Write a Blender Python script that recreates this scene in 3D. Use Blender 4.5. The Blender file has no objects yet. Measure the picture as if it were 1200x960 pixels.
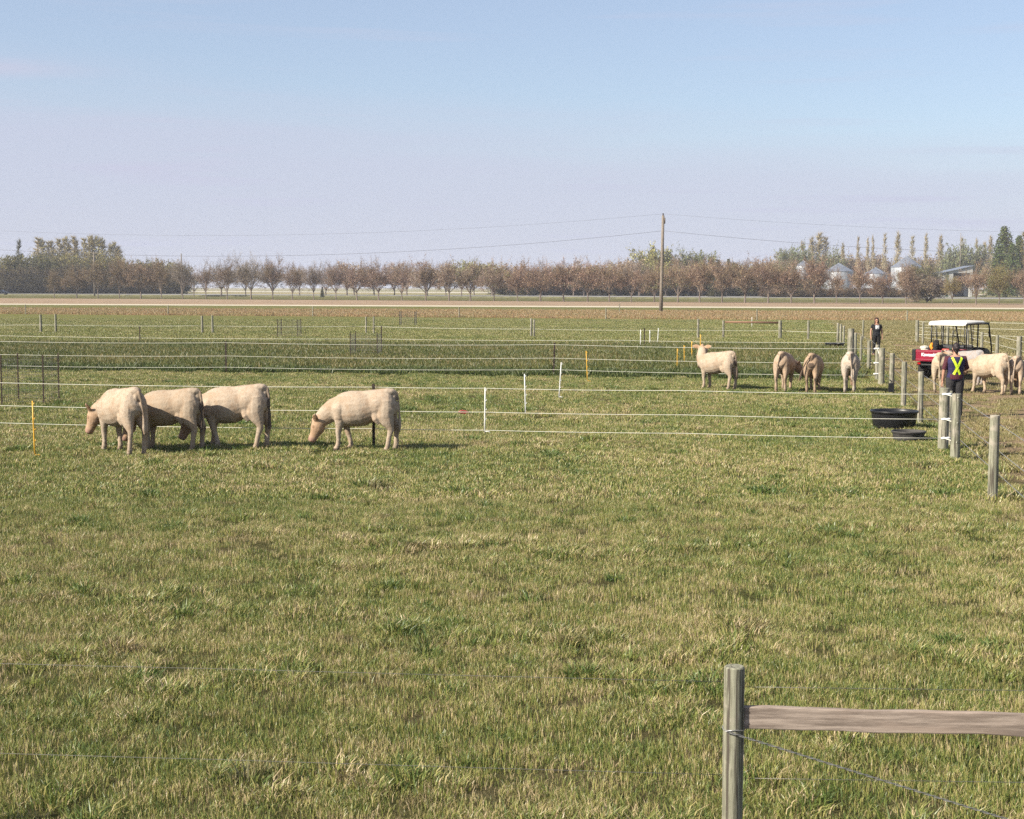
import bpy, bmesh, math, random
import numpy as np
from mathutils import Vector, Matrix, noise
from mathutils.bvhtree import BVHTree
R = math.radians
import time; _T0 = time.time()
def tick(n): pass
PI = math.pi
C = bpy.context.scene.collection
SC = bpy.context.scene

# ------------------------------------------------------------------ camera
CAM_H = 3.1
F_PX = 1700.0                      # focal length in pixels of the 1200 px wide photograph
PITCH = math.atan((480 - 337.2) / F_PX)
ROLL = 0.0025
cam_d = bpy.data.cameras.new('camera')
cam = bpy.data.objects.new('camera', cam_d)
C.objects.link(cam)
cam_d.sensor_width = 36.0
cam_d.lens = F_PX / 1200 * 36.0
cam_d.clip_start = 0.1
cam_d.clip_end = 40000
fw = Vector((0, math.cos(PITCH), -math.sin(PITCH)))
up0 = Vector((0, math.sin(PITCH), math.cos(PITCH)))
rt0 = Vector((1, 0, 0))
RT = rt0 * math.cos(ROLL) + up0 * math.sin(ROLL)
UP = up0 * math.cos(ROLL) - rt0 * math.sin(ROLL)
cam.matrix_world = Matrix(((RT.x, UP.x, -fw.x, 0), (RT.y, UP.y, -fw.y, 0), (RT.z, UP.z, -fw.z, CAM_H), (0, 0, 0, 1)))
SC.camera = cam
cam_d.dof.use_dof = True
cam_d.dof.focus_distance = 36
cam_d.dof.aperture_fstop = 10

# ------------------------------------------------------------------ light
SUN_EL = R(35)
SUN_DIR = Vector((-math.sin(R(63)) * math.cos(SUN_EL), -math.cos(R(63)) * math.cos(SUN_EL), math.sin(SUN_EL)))
w = bpy.data.worlds.new('World'); SC.world = w; w.use_nodes = True
nt = w.node_tree
for n in list(nt.nodes): nt.nodes.remove(n)
N = nt.nodes.new; L = nt.links.new
out = N('ShaderNodeOutputWorld'); bg = N('ShaderNodeBackground'); sky = N('ShaderNodeTexSky')
sky.sky_type = 'NISHITA'; sky.sun_disc = False
sky.sun_elevation = SUN_EL
sky.sun_rotation = math.atan2(SUN_DIR.x, SUN_DIR.y)
sky.altitude = 300; sky.air_density = 1.0; sky.dust_density = 1.2; sky.ozone_density = 1.5
bg.inputs[1].default_value = 0.056
# a thin high veil of cloud low over the horizon, with faint streaks above it
tc = N('ShaderNodeTexCoord'); sx = N('ShaderNodeSeparateXYZ'); L(tc.outputs['Generated'], sx.inputs[0])
mp = N('ShaderNodeMapping'); mp.inputs['Scale'].default_value = (2.2, 2.2, 26); L(tc.outputs['Generated'], mp.inputs[0])
nz = N('ShaderNodeTexNoise'); nz.inputs['Scale'].default_value = 1.6; nz.inputs['Detail'].default_value = 5; L(mp.outputs[0], nz.inputs[0])
def wmath(op, a, b=None, c=None, clamp=False):
    m = N('ShaderNodeMath'); m.operation = op; m.use_clamp = clamp
    for i, v in enumerate((a, b, c)):
        if v is None: continue
        if isinstance(v, (int, float)): m.inputs[i].default_value = v
        else: L(v, m.inputs[i])
    return m.outputs[0]
el = wmath('MULTIPLY_ADD', nz.outputs['Fac'], 0.07, sx.outputs[2])           # z + noise
el = wmath('MULTIPLY_ADD', sx.outputs[0], 0.07, el)
mr = N('ShaderNodeMapRange'); mr.interpolation_type = 'SMOOTHERSTEP'
mr.inputs['From Min'].default_value = 0.09; mr.inputs['From Max'].default_value = 0.185
mr.inputs['To Min'].default_value = 0.85; mr.inputs['To Max'].default_value = 0.37
L(el, mr.inputs['Value'])
mp2 = N('ShaderNodeMapping'); mp2.inputs['Scale'].default_value = (3, 3, 60); mp2.inputs['Location'].default_value = (1.7, .3, 2.2)
L(tc.outputs['Generated'], mp2.inputs[0])
nz2 = N('ShaderNodeTexNoise'); nz2.inputs['Scale'].default_value = 1.5; nz2.inputs['Detail'].default_value = 4; L(mp2.outputs[0], nz2.inputs[0])
st = N('ShaderNodeMapRange'); st.inputs['From Min'].default_value = .56; st.inputs['From Max'].default_value = .75
st.inputs['To Min'].default_value = 0; st.inputs['To Max'].default_value = .2; L(nz2.outputs['Fac'], st.inputs['Value'])
cx, cz = -0.338, 0.1385          # one faint cirrus streak, direction of its centre
def gauss(v, c, wd): q = wmath('DIVIDE', wmath('SUBTRACT', v, c), wd); return wmath('POWER', 2.718, wmath('MULTIPLY', wmath('MULTIPLY', q, q), -1.0))
zc_ = wmath('MULTIPLY_ADD', nz2.outputs['Fac'], .012, sx.outputs[2])
ci = wmath('MULTIPLY', wmath('MULTIPLY', gauss(sx.outputs[0], cx, .055), gauss(zc_, cz + .006, .0042)), .38)
veil = wmath('ADD', wmath('ADD', mr.outputs[0], st.outputs[0]), ci, clamp=True)
vm = N('ShaderNodeMix'); vm.data_type = 'RGBA'; L(veil, vm.inputs['Factor'])
tn = N('ShaderNodeMix'); tn.data_type = 'RGBA'; tn.blend_type = 'MULTIPLY'; tn.inputs['Factor'].default_value = 1
L(sky.outputs[0], tn.inputs['A']); tn.inputs['B'].default_value = (1.25, 1.32, 1.36, 1); L(tn.outputs['Result'], vm.inputs['A']); vm.inputs['B'].default_value = (4.95, 5.15, 6.45, 1)
L(vm.outputs['Result'], bg.inputs[0]); L(bg.outputs[0], out.inputs[0])
sd = bpy.data.lights.new('sun', 'SUN'); sun = bpy.data.objects.new('sun', sd); C.objects.link(sun)
sd.energy = 5.0; sd.angle = R(0.5); sd.color = (1.0, 0.92, 0.79)
sun.rotation_euler = SUN_DIR.to_track_quat('Z', 'Y').to_euler()
SC.view_settings.view_transform = 'Standard'; SC.view_settings.look = 'None'
SC.view_settings.exposure = 1.08; SC.view_settings.gamma = 1.0
SC.cycles.max_bounces = 6; SC.cycles.transparent_max_bounces = 8
SC.cycles.volume_bounces = 0
SC.render.engine = 'CYCLES'
SC.cycles.use_denoising = False
SC.cycles.sample_clamp_indirect = 2.0

def ray(px, py):
    d = RT * ((px - 600) / F_PX) + UP * ((480 - py) / F_PX) + fw
    return d.normalized()
def gp(px, py, z=0.0):
    d = ray(px, py); t = (z - CAM_H) / d.z
    return Vector((d.x * t, d.y * t, z))
def proj(p):
    q = Vector(p) - Vector((0, 0, CAM_H)); dz = q.dot(fw)
    return 600 + F_PX * q.dot(RT) / dz, 480 - F_PX * q.dot(UP) / dz
def at_dist(px, D):
    """ground point on the column of pixel px at depth D"""
    return Vector(((px - 600) / F_PX * D, D, 0))

# ------------------------------------------------------------------ helpers
def tag(o, label=None, cat=None, group=None, kind=None):
    if label: o['label'] = label
    if cat: o['category'] = cat
    if group: o['group'] = group
    if kind: o['kind'] = kind
    return o
def empty(name, loc=(0, 0, 0), rz=0.0, label=None, cat=None, group=None, kind=None):
    o = bpy.data.objects.new(name, None); C.objects.link(o)
    o.location = loc; o.rotation_euler = (0, 0, rz); o.empty_display_size = .2
    return tag(o, label, cat, group, kind)
def copy_tree(o, parent=None):
    c = o.copy(); C.objects.link(c)
    if parent: c.parent = parent
    for ch in list(o.children): copy_tree(ch, c)
    return c
def smooth(me, on=True):
    me.polygons.foreach_set('use_smooth', [on] * len(me.polygons))

class MB:
    def __init__(s): s.v = []; s.f = []; s.c = []
    def add(s, vs, fs, c=0.5):
        n = len(s.v); s.v += [tuple(v) for v in vs]
        for f in fs: s.f.append(tuple(i + n for i in f)); s.c.append(c)
    def box(s, x0, y0, z0, x1, y1, z1, c=.5, M=None):
        vs = [Vector(p) for p in ((x0, y0, z0), (x1, y0, z0), (x1, y1, z0), (x0, y1, z0), (x0, y0, z1), (x1, y0, z1), (x1, y1, z1), (x0, y1, z1))]
        if M: vs = [M @ v for v in vs]
        s.add(vs, [(0, 3, 2, 1), (4, 5, 6, 7), (0, 1, 5, 4), (1, 2, 6, 5), (2, 3, 7, 6), (3, 0, 4, 7)], c)
    def tube(s, pts, rad, n=8, c=.5, cap=True, up=None):
        """pts list of points, rad list of r or (ra, rb); ra along side, rb along up"""
        pts = [Vector(p) for p in pts]; m = len(pts)
        if not isinstance(rad, (list, tuple)): rad = [rad] * m
        vs = []; prev = None
        for i, p in enumerate(pts):
            t = (pts[min(i + 1, m - 1)] - pts[max(i - 1, 0)]).normalized()
            if up is not None: u = Vector(up)
            elif prev is None: u = Vector((0, 0, 1)) if abs(t.z) < .9 else Vector((1, 0, 0))
            else: u = prev
            side = t.cross(u)
            if side.length < 1e-5: side = t.cross(Vector((1, 0, 0)))
            side.normalize(); u = side.cross(t).normalized(); prev = u
            r = rad[i]; ra, rb = r if isinstance(r, (list, tuple)) else (r, r)
            for k in range(n):
                a = 2 * PI * k / n
                vs.append(p + side * math.cos(a) * ra + u * math.sin(a) * rb)
        fs = []
        for i in range(m - 1):
            for k in range(n):
                a = i * n + k; b = i * n + (k + 1) % n
                fs.append((a, b, b + n, a + n))
        if cap:
            fs.append(tuple(reversed(range(n)))); fs.append(tuple(range((m - 1) * n, m * n)))
        s.add(vs, fs, c)
    def ball(s, ctr, r, n=10, m=6, c=.5, M=None):
        rx, ry, rz = r if isinstance(r, (list, tuple)) else (r, r, r)
        vs = []; fs = []
        for i in range(m + 1):
            th = PI * i / m
            for k in range(n):
                a = 2 * PI * k / n
                v = Vector((rx * math.sin(th) * math.cos(a), ry * math.sin(th) * math.sin(a), rz * math.cos(th)))
                if M: v = M @ v
                vs.append(v + Vector(ctr))
        for i in range(m):
            for k in range(n):
                a = i * n + k; b = i * n + (k + 1) % n
                fs.append((a, a + n, b + n, b))
        s.add(vs, fs, c)
    def lathe(s, prof, n=24, c=.5, M=None, ang=2 * PI):
        vs = []; fs = []
        for r, z in prof:
            for k in range(n):
                a = ang * k / n; v = Vector((r * math.cos(a), r * math.sin(a), z))
                vs.append(M @ v if M else v)
        for i in range(len(prof) - 1):
            for k in range(n):
                a = i * n + k; b = i * n + (k + 1) % n
                fs.append((a, b, b + n, a + n))
        s.add(vs, fs, c)
    def mesh(s, name, mat=None, sm=False, attr=True):
        me = bpy.data.meshes.new(name)
        me.from_pydata(s.v, [], s.f)
        if attr:
            a = me.attributes.new('v', 'FLOAT', 'FACE'); a.data.foreach_set('value', np.array(s.c, dtype=np.float32))
        if mat: me.materials.append(mat)
        if sm: smooth(me)
        me.update(); return me
    def build(s, name, mat=None, parent=None, sm=False, bevel=0):
        o = bpy.data.objects.new(name, s.mesh(name, mat, sm)); C.objects.link(o)
        if parent: o.parent = parent
        if bevel:
            b = o.modifiers.new('bevel', 'BEVEL'); b.width = bevel; b.segments = 2; b.limit_method = 'ANGLE'
        return o

def blobmesh(mb, name, voxel, smooth_it=5, disp=0.0, seed=0):
    """voxel-remesh a set of overlapping closed lofts into one continuous skin"""
    me = mb.mesh(name + '_raw', attr=False)
    bm = bmesh.new(); bm.from_mesh(me); bmesh.ops.remove_doubles(bm, verts=bm.verts, dist=1e-5)
    bmesh.ops.recalc_face_normals(bm, faces=bm.faces); bm.to_mesh(me); bm.free()
    ts = bpy.data.scenes.new('workbench'); o = bpy.data.objects.new('tmp', me); ts.collection.objects.link(o)
    r = o.modifiers.new('r', 'REMESH'); r.mode = 'VOXEL'; r.voxel_size = voxel; r.adaptivity = 0
    if smooth_it:
        s = o.modifiers.new('s', 'SMOOTH'); s.factor = .5; s.iterations = smooth_it
    vl = ts.view_layers[0]; vl.update()
    m2 = bpy.data.meshes.new_from_object(o.evaluated_get(vl.depsgraph)); m2.name = name
    bpy.data.objects.remove(o); bpy.data.meshes.remove(me); bpy.data.scenes.remove(ts)
    if disp:
        n_ = len(m2.vertices); co = np.empty(n_ * 3, dtype=np.float32); nr = np.empty(n_ * 3, dtype=np.float32)
        m2.vertices.foreach_get('co', co); m2.vertex_normals.foreach_get('vector', nr); co = co.reshape(-1, 3); nr = nr.reshape(-1, 3)
        dd = np.array([noise.noise((p[0] * 5 + seed * 3.1, p[1] * 5, p[2] * 5)) * disp + noise.noise((p[0] * 28, p[1] * 28 + seed, p[2] * 28)) * disp * .5 for p in co.tolist()], dtype=np.float32)
        co += nr * dd[:, None]; m2.vertices.foreach_set('co', co.ravel())
    smooth(m2); m2.update(); return m2

# ------------------------------------------------------------------ materials
def mat(name):
    m = bpy.data.materials.new(name); m.use_nodes = True
    t = m.node_tree; b = t.nodes['Principled BSDF']
    return m, t, b
class G:                                    # tiny node-graph helper
    def __init__(s, t): s.t = t
    def n(s, ty, **k):
        x = s.t.nodes.new(ty)
        for a, v in k.items(): setattr(x, a, v)
        return x
    def set(s, sock, v):
        if hasattr(v, 'is_linked') or isinstance(v, bpy.types.NodeSocket): s.t.links.new(v, sock)
        else: sock.default_value = v
    def math(s, op, a, b=None, c=None, clamp=False):
        m = s.n('ShaderNodeMath', operation=op, use_clamp=clamp)
        for i, v in enumerate((a, b, c)):
            if v is not None: s.set(m.inputs[i], v)
        return m.outputs[0]
    def noise(s, vec, scale, detail=3, rough=.5, out='Fac'):
        m = s.n('ShaderNodeTexNoise'); s.set(m.inputs['Vector'], vec)
        m.inputs['Scale'].default_value = scale; m.inputs['Detail'].default_value = detail; m.inputs['Roughness'].default_value = rough
        return m.outputs[out]
    def ramp(s, f, lo, hi, a=0.0, b=1.0, sm=True):
        m = s.n('ShaderNodeMapRange'); m.interpolation_type = 'SMOOTHSTEP' if sm else 'LINEAR'
        s.set(m.inputs['Value'], f)
        for k, v in zip(('From Min', 'From Max', 'To Min', 'To Max'), (lo, hi, a, b)): s.set(m.inputs[k], v)
        return m.outputs[0]
    def mix(s, f, a, b, mode='MIX'):
        m = s.n('ShaderNodeMix', data_type='RGBA', blend_type=mode)
        s.set(m.inputs['Factor'], f)
        s.set(m.inputs['A'], a if not isinstance(a, tuple) else (*a[:3], 1)); s.set(m.inputs['B'], b if not isinstance(b, tuple) else (*b[:3], 1))
        return m.outputs['Result']
    def pos(s): return s.n('ShaderNodeNewGeometry').outputs['Position']
    def obj(s): return s.n('ShaderNodeTexCoord').outputs['Object']
    def attr(s, nm, ty='GEOMETRY', out='Fac'):
        a = s.n('ShaderNodeAttribute', attribute_name=nm, attribute_type=ty); return a.outputs[out]
    def scale(s, v, sc):
        m = s.n('ShaderNodeMapping'); s.t.links.new(v, m.inputs[0]); m.inputs['Scale'].default_value = sc; return m.outputs[0]
    def bump(s, h, strength=.3, dist=.01):
        b = s.n('ShaderNodeBump'); s.t.links.new(h, b.inputs['Height']); b.inputs['Strength'].default_value = strength; b.inputs['Distance'].default_value = dist
        return b.outputs[0]

def simple(name, col, rough=.6, metal=0.0, var=.15, sc=6.0, bump=0.0, col2=None, spec=.4, stretch=(1, 1, 1)):
    m, t, b = mat(name); g = G(t)
    v = g.scale(g.obj(), stretch)
    n = g.noise(v, sc, 4, .6); col = tuple(x * .76 for x in col)
    c2 = col2 or tuple(x * (1 - var * 2) for x in col)
    g.set(b.inputs['Base Color'], g.mix(g.ramp(n, .35, .68), col, c2))
    b.inputs['Roughness'].default_value = rough; b.inputs['Metallic'].default_value = metal
    b.inputs['Specular IOR Level'].default_value = spec
    if bump: g.set(b.inputs['Normal'], g.bump(g.noise(v, sc * 4, 4), bump, .01))
    return m

M = {}
M['post_wood'] = None
def wood_mat(name, ca, cb, cc):
    m, t, b = mat(name); g = G(t); o = g.obj()
    wp = g.pos()
    grain = g.noise(g.scale(o, (45, 45, 2.5)), 1.0, 6, .75)
    blotch = g.noise(wp, 4.5, 5, .65)
    fine = g.noise(g.scale(o, (25, 25, 8)), 4, 3)
    c = g.mix(g.ramp(grain, .42, .58), ca, cb)
    c = g.mix(g.ramp(blotch, .46, .66), c, cc)
    ck = g.noise(g.scale(o, (34, 34, 1.2)), 1.3, 2, .5)
    c = g.mix(g.ramp(ck, .58, .63, 0, .9), c, (.06, .05, .04))
    c = g.mix(g.ramp(fine, .66, .74, 0, .5), c, (.10, .085, .065))
    g.set(b.inputs['Base Color'], c); b.inputs['Roughness'].default_value = .85; b.inputs['Specular IOR Level'].default_value = .2
    g.set(b.inputs['Normal'], g.bump(grain, .5, .006))
    return m
M['post_wood'] = wood_mat('weathered post wood', (.25, .245, .18), (.13, .125, .088), (.30, .27, .215))
M['rail_wood'] = None
def rail_mat():
    m, t, b = mat('weathered rail wood'); g = G(t); o = g.obj()
    grain = g.noise(g.scale(o, (1.4, 34, 34)), 1.3, 6, .75)
    b1 = g.noise(g.scale(o, (1, 6, 6)), 2, 4)
    c = g.mix(g.ramp(grain, .36, .62), (.35, .285, .235), (.165, .13, .105))
    c = g.mix(g.ramp(b1, .5, .7, 0, .7), c, (.29, .225, .18))
    vor = g.n('ShaderNodeTexVoronoi'); g.set(vor.inputs['Vector'], g.scale(o, (1.6, 9, 9))); vor.inputs['Scale'].default_value = 1
    c = g.mix(g.ramp(vor.outputs['Distance'], .05, .12, .75, 0), c, (.13, .09, .07))
    g.set(b.inputs['Base Color'], c); b.inputs['Roughness'].default_value = .85; b.inputs['Specular IOR Level'].default_value = .2
    g.set(b.inputs['Normal'], g.bump(grain, .5, .005)); return m
M['rail_wood'] = rail_mat()
M['orange_wood'] = simple('orange stained rail', (.26, .145, .085), .8, var=.1)
M['rust'] = simple('rusty steel post', (.085, .06, .045), .75, .3, var=.2, sc=20)
M['white_wire'] = simple('white electric fence wire', (.85, .83, .70), .5, var=.05)
M['grey_wire'] = simple('galvanised wire', (.45, .44, .42), .45, .6, var=.1, sc=30)
M['dull_wire'] = simple('dull thin wire', (.22, .21, .18), .5, .5, var=.1)
M['insulator'] = simple('white plastic insulator', (.85, .84, .80), .35, var=.03)
M['black_plastic'] = simple('black plastic', (.018, .018, .02), .38, var=.1, sc=8)
M['grey_rubber'] = simple('dusty black rubber', (.07, .065, .06), .7, var=.2, sc=9)
M['tyre'] = simple('dusty tyre rubber', (.03, .028, .025), .85, var=.2, sc=12, bump=.3)
M['yellow_plastic'] = simple('yellow plastic post', (.85, .48, .05), .45, var=.06)
M['white_plastic'] = simple('white plastic post', (.82, .82, .78), .4, var=.04)
M['red_paint'] = simple('red bodywork', (.30, .010, .035), .32, var=.12, sc=4, spec=.5)
M['white_roof'] = simple('white moulded roof', (.80, .76, .68), .4, var=.05, sc=4)
M['black_metal'] = simple('black painted steel', (.02, .02, .02), .4, var=.15, sc=10)
M['silver'] = simple('bare aluminium', (.55, .54, .52), .35, .9, var=.1)
M['seat'] = simple('dark vinyl seat', (.03, .03, .032), .55, var=.1)
M['white_letter'] = simple('white lettering', (.85, .85, .85), .5, var=.02)
M['gunny'] = simple('pale feed sacks', (.62, .58, .46), .85, var=.15, sc=14, bump=.4)
M['orange_cloth'] = simple('orange safety cloth', (.95, .33, .02), .7, var=.25, sc=8)
M['black_cloth'] = simple('black jacket cloth', (.015, .013, .013), .9, var=.2)
M['green_plastic'] = simple('green plastic', (.03, .10, .05), .5)
M['red_plastic'] = simple('red plastic', (.45, .04, .02), .5)
M['lamp_red'] = simple('red tail lamp lens', (.5, .01, .01), .2)
M['lamp_clear'] = simple('clear headlight lens', (.7, .7, .72), .15)
M['skin'] = simple('skin', (.50, .27, .18), .55, var=.06, sc=9)
M['navy'] = simple('navy shirt cloth', (.028, .022, .085), .85, var=.15, sc=9, bump=.2)
M['maroon'] = simple('maroon shirt cloth', (.10, .018, .03), .85, var=.15, sc=9, bump=.2)
M['trouser'] = simple('charcoal trouser cloth', (.035, .032, .034), .85, var=.2, sc=9, bump=.3)
M['tee'] = simple('black t-shirt cloth', (.012, .012, .016), .85, var=.2, sc=9)
M['print'] = simple('white shirt print', (.78, .78, .78), .7, var=.03)
M['hivis'] = simple('yellow reflective band', (.72, .95, .04), .45, var=.04)
M['hair_dark'] = simple('dark hair', (.025, .012, .012), .6, var=.25, sc=30, bump=.4)
M['hair_fair'] = simple('fair hair', (.32, .20, .11), .6, var=.25, sc=30, bump=.4)
M['hair_auburn'] = simple('auburn hair', (.075, .028, .016), .6, var=.25, sc=30, bump=.4)
M['shoe'] = simple('dark work boot', (.05, .035, .03), .6, var=.2)
M['shoe_red'] = simple('reddish brown boot', (.22, .05, .04), .6, var=.2)
M['glasses'] = simple('dark sunglasses lens', (.01, .01, .01), .1)
M['eye'] = simple('eye', (.03, .02, .015), .2)
M['bin_metal'] = None
def bin_mat():
    m, t, b = mat('corrugated galvanised steel'); g = G(t); o = g.obj()
    sp = g.n('ShaderNodeSeparateXYZ'); g.set(sp.inputs[0], o)
    band = g.math('FRACT', g.math('MULTIPLY', sp.outputs[2], .9))
    seam = g.ramp(band, .0, .08, 1, 0)
    n = g.noise(g.scale(o, (1, 1, .15)), 1.2, 4, .6)
    c = g.mix(g.ramp(n, .35, .7), (.38, .40, .43), (.25, .27, .30)); c = g.mix(g.math('MULTIPLY', seam, .5), c, (.2, .2, .21))
    g.set(b.inputs['Base Color'], c); b.inputs['Roughness'].default_value = .45; b.inputs['Metallic'].default_value = .15
    wv = g.math('SINE', g.math('MULTIPLY', sp.outputs[2], 45)); g.set(b.inputs['Normal'], g.bump(wv, .3, .05)); return m
M['bin_metal'] = bin_mat()
M['bin_roof'] = simple('galvanised roof steel', (.36, .39, .44), .4, .6, var=.12, sc=.8, stretch=(1, 1, .2))
M['shed_white'] = simple('white shed cladding', (.55, .55, .52), .6, var=.1, sc=.6)
M['shed_green'] = simple('green shed trim', (.10, .17, .13), .6)
M['shed_dark'] = simple('dark shed interior wall', (.035, .03, .028), .9)
M['pole_wood'] = wood_mat('utility pole wood', (.22, .18, .14), (.14, .12, .10), (.20, .17, .14))
M['cable'] = simple('aluminium cable', (.16, .16, .18), .5, .3)
M['bark'] = simple('grey brown bark', (.24, .19, .155), .9, var=.25, sc=3, stretch=(1, 1, .3))
M['bark_pale'] = simple('pale poplar bark', (.42, .36, .28), .9, var=.2, sc=3, stretch=(1, 1, .3))
M['car_paint'] = simple('dark blue car paint', (.02, .025, .04), .25)
M['car_glass'] = simple('dark window glass', (.02, .025, .03), .08)

def crown_mat():
    m, t, b = mat('tree foliage'); g = G(t)
    oi = g.n('ShaderNodeObjectInfo')
    v = g.attr('v'); c = oi.outputs['Color']
    hs = g.n('ShaderNodeHueSaturation'); g.set(hs.inputs['Color'], c)
    g.set(hs.inputs['Hue'], g.ramp(v, 0, 1, .48, .525, sm=False)); g.set(hs.inputs['Value'], g.ramp(v, 0, 1, .5, 1.15, sm=False))
    n = g.noise(g.pos(), .35, 3); c2 = g.mix(g.ramp(n, .4, .7, 0, .5), hs.outputs[0], (.16, .13, .05), 'MIX')
    d = g.n('ShaderNodeBsdfDiffuse'); g.set(d.inputs['Color'], c2)
    tr = g.n('ShaderNodeBsdfTranslucent'); g.set(tr.inputs['Color'], c2)
    mx = g.n('ShaderNodeMixShader'); mx.inputs[0].default_value = .25
    t.links.new(d.outputs[0], mx.inputs[1]); t.links.new(tr.outputs[0], mx.inputs[2])
    t.links.new(mx.outputs[0], t.nodes['Material Output'].inputs[0]); return m
M['crown'] = crown_mat()

# --- zone lines shared by the ground and the plants on it (world X,Y) -------------
def zl(x0, y0, x1, y1):
    a, b = gp(x0, y0), gp(x1, y1); k = (b.y - a.y) / (b.x - a.x)
    return k, a.y - k * a.x                  # Y = k X + c
Z_TRACK_N = zl(0, 356.0, 1200, 361.0); Z_TRACK_S = zl(0, 357.3, 1200, 362.6)
Z_FIELD_N = zl(0, 349.6, 1200, 356.0)
Z_DRY_N = zl(0, 361.5, 1200, 366.5); Z_DRY_S = zl(0, 368.0, 1200, 377.5)
Z_DARK_N = zl(0, 402.0, 1000, 405.5); Z_DARK_S = zl(0, 434.0, 1000, 446.0)
Z_EDGE = zl(0, 430.0, 1000, 438.0)
Z_HWY_N = zl(0, 345.0, 1200, 351.0); Z_HWY_S = zl(0, 346.2, 1200, 352.6)
LANE_A = gp(1163, 585); LANE_B = gp(1002, 418)
LK = (LANE_B.x - LANE_A.x) / (LANE_B.y - LANE_A.y); LC = LANE_A.x - LK * LANE_A.y    # X = LK*Y + LC

def zone_nodes(g):
    """colour of grass thatch by place: pasture, rank dark strip, dry weeds, trampled lane, stubble field"""
    P = g.pos(); sp = g.n('ShaderNodeSeparateXYZ'); g.set(sp.inputs[0], P); X, Y = sp.outputs[0], sp.outputs[1]
    wob = g.math('MULTIPLY', g.math('SUBTRACT', g.noise(P, .35, 4), .5), 3.0)
    Yw = g.math('ADD', Y, wob)
    def above(z, s=1.0, w=wob):                 # 1 beyond the line
        d = g.math('SUBTRACT', Yw, g.math('MULTIPLY_ADD', X, z[0], z[1]))
        return g.ramp(d, -s, s)
    lane = g.math('SUBTRACT', g.math('ADD', X, g.math('MULTIPLY', wob, .25)), g.math('MULTIPLY_ADD', Y, LK, LC))   # >0 right of the lane fence
    return P, X, Y, above, lane

def ground_mat():
    m, t, b = mat('pasture soil and thatch'); g = G(t)
    P, X, Y, above, lane = zone_nodes(g)
    big = g.noise(P, .16, 4, .55); mid = g.noise(P, .9, 4, .6); fine = g.noise(P, 9, 5, .7)
    grain = g.noise(g.scale(P, (14, 5, 1)), 1.5, 4, .7)
    green = g.mix(g.ramp(mid, .35, .65), (.070, .075, .028), (.10, .09, .045))
    green = g.mix(g.ramp(big, .45, .68, 0, .8), green, (.13, .10, .06))
    green = g.mix(g.ramp(fine, .5, .72, 0, .75), green, (.055, .06, .022))
    c = green
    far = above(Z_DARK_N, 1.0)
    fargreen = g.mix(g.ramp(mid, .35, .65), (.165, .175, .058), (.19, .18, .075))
    fargreen = g.mix(g.ramp(grain, .5, .72, 0, .45), fargreen, (.09, .105, .035))
    dk = g.mix(g.ramp(mid, .3, .7), (.085, .088, .028), (.12, .105, .04))
    left = g.ramp(lane, -.4, .4, 1, 0)
    c = g.mix(g.math('MULTIPLY', g.math('MULTIPLY', above(Z_DARK_S, .5), left), 1.0), c, dk)
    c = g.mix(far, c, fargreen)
    drn = g.noise(g.scale(P, (.05, .12, 1)), 1.5, 5, .65)
    dry = g.mix(g.ramp(drn, .4, .6), (.33, .23, .13), (.22, .20, .085))
    c = g.mix(above(Z_DRY_S, 3), c, dry)
    c = g.mix(above(Z_DRY_N, 4), c, (.16, .16, .06))
    stub = g.mix(g.ramp(big, .35, .65), (.37, .27, .195), (.31, .235, .165))
    c = g.mix(above(Z_TRACK_S, 1.5), c, stub)
    verge = g.mix(g.ramp(big, .35, .65), (.11, .115, .05), (.17, .15, .07))
    c = g.mix(above(Z_FIELD_N, 5), c, verge)
    farf = g.mix(g.ramp(g.noise(g.scale(P, (.004, .02, 1)), 1, 3), .4, .6), (.38, .31, .19), (.17, .18, .08))
    c = g.mix(g.ramp(Y, 560, 620), c, farf)
    # bare trodden soil in the lane
    inl = g.math('MULTIPLY', g.ramp(lane, .1, 1.2), g.ramp(lane, 7.2, 8.6, 1, 0))
    inl = g.math('MULTIPLY', inl, g.ramp(Y, 100, 125, 1, 0))
    bare = g.ramp(g.noise(P, .7, 4, .6), .36, .52)
    c = g.mix(g.math('MULTIPLY', inl, bare), c, g.mix(g.ramp(fine, .4, .6), (.36, .265, .175), (.25, .185, .12)))
    c = g.mix(1.0, c, (.78, .77, .74), 'MULTIPLY')
    g.set(b.inputs['Base Color'], c); b.inputs['Roughness'].default_value = 1; b.inputs['Specular IOR Level'].default_value = 0
    g.set(b.inputs['Normal'], g.bump(g.math('ADD', fine, g.math('MULTIPLY', mid, 1.5)), .8, .12))
    return m

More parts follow.
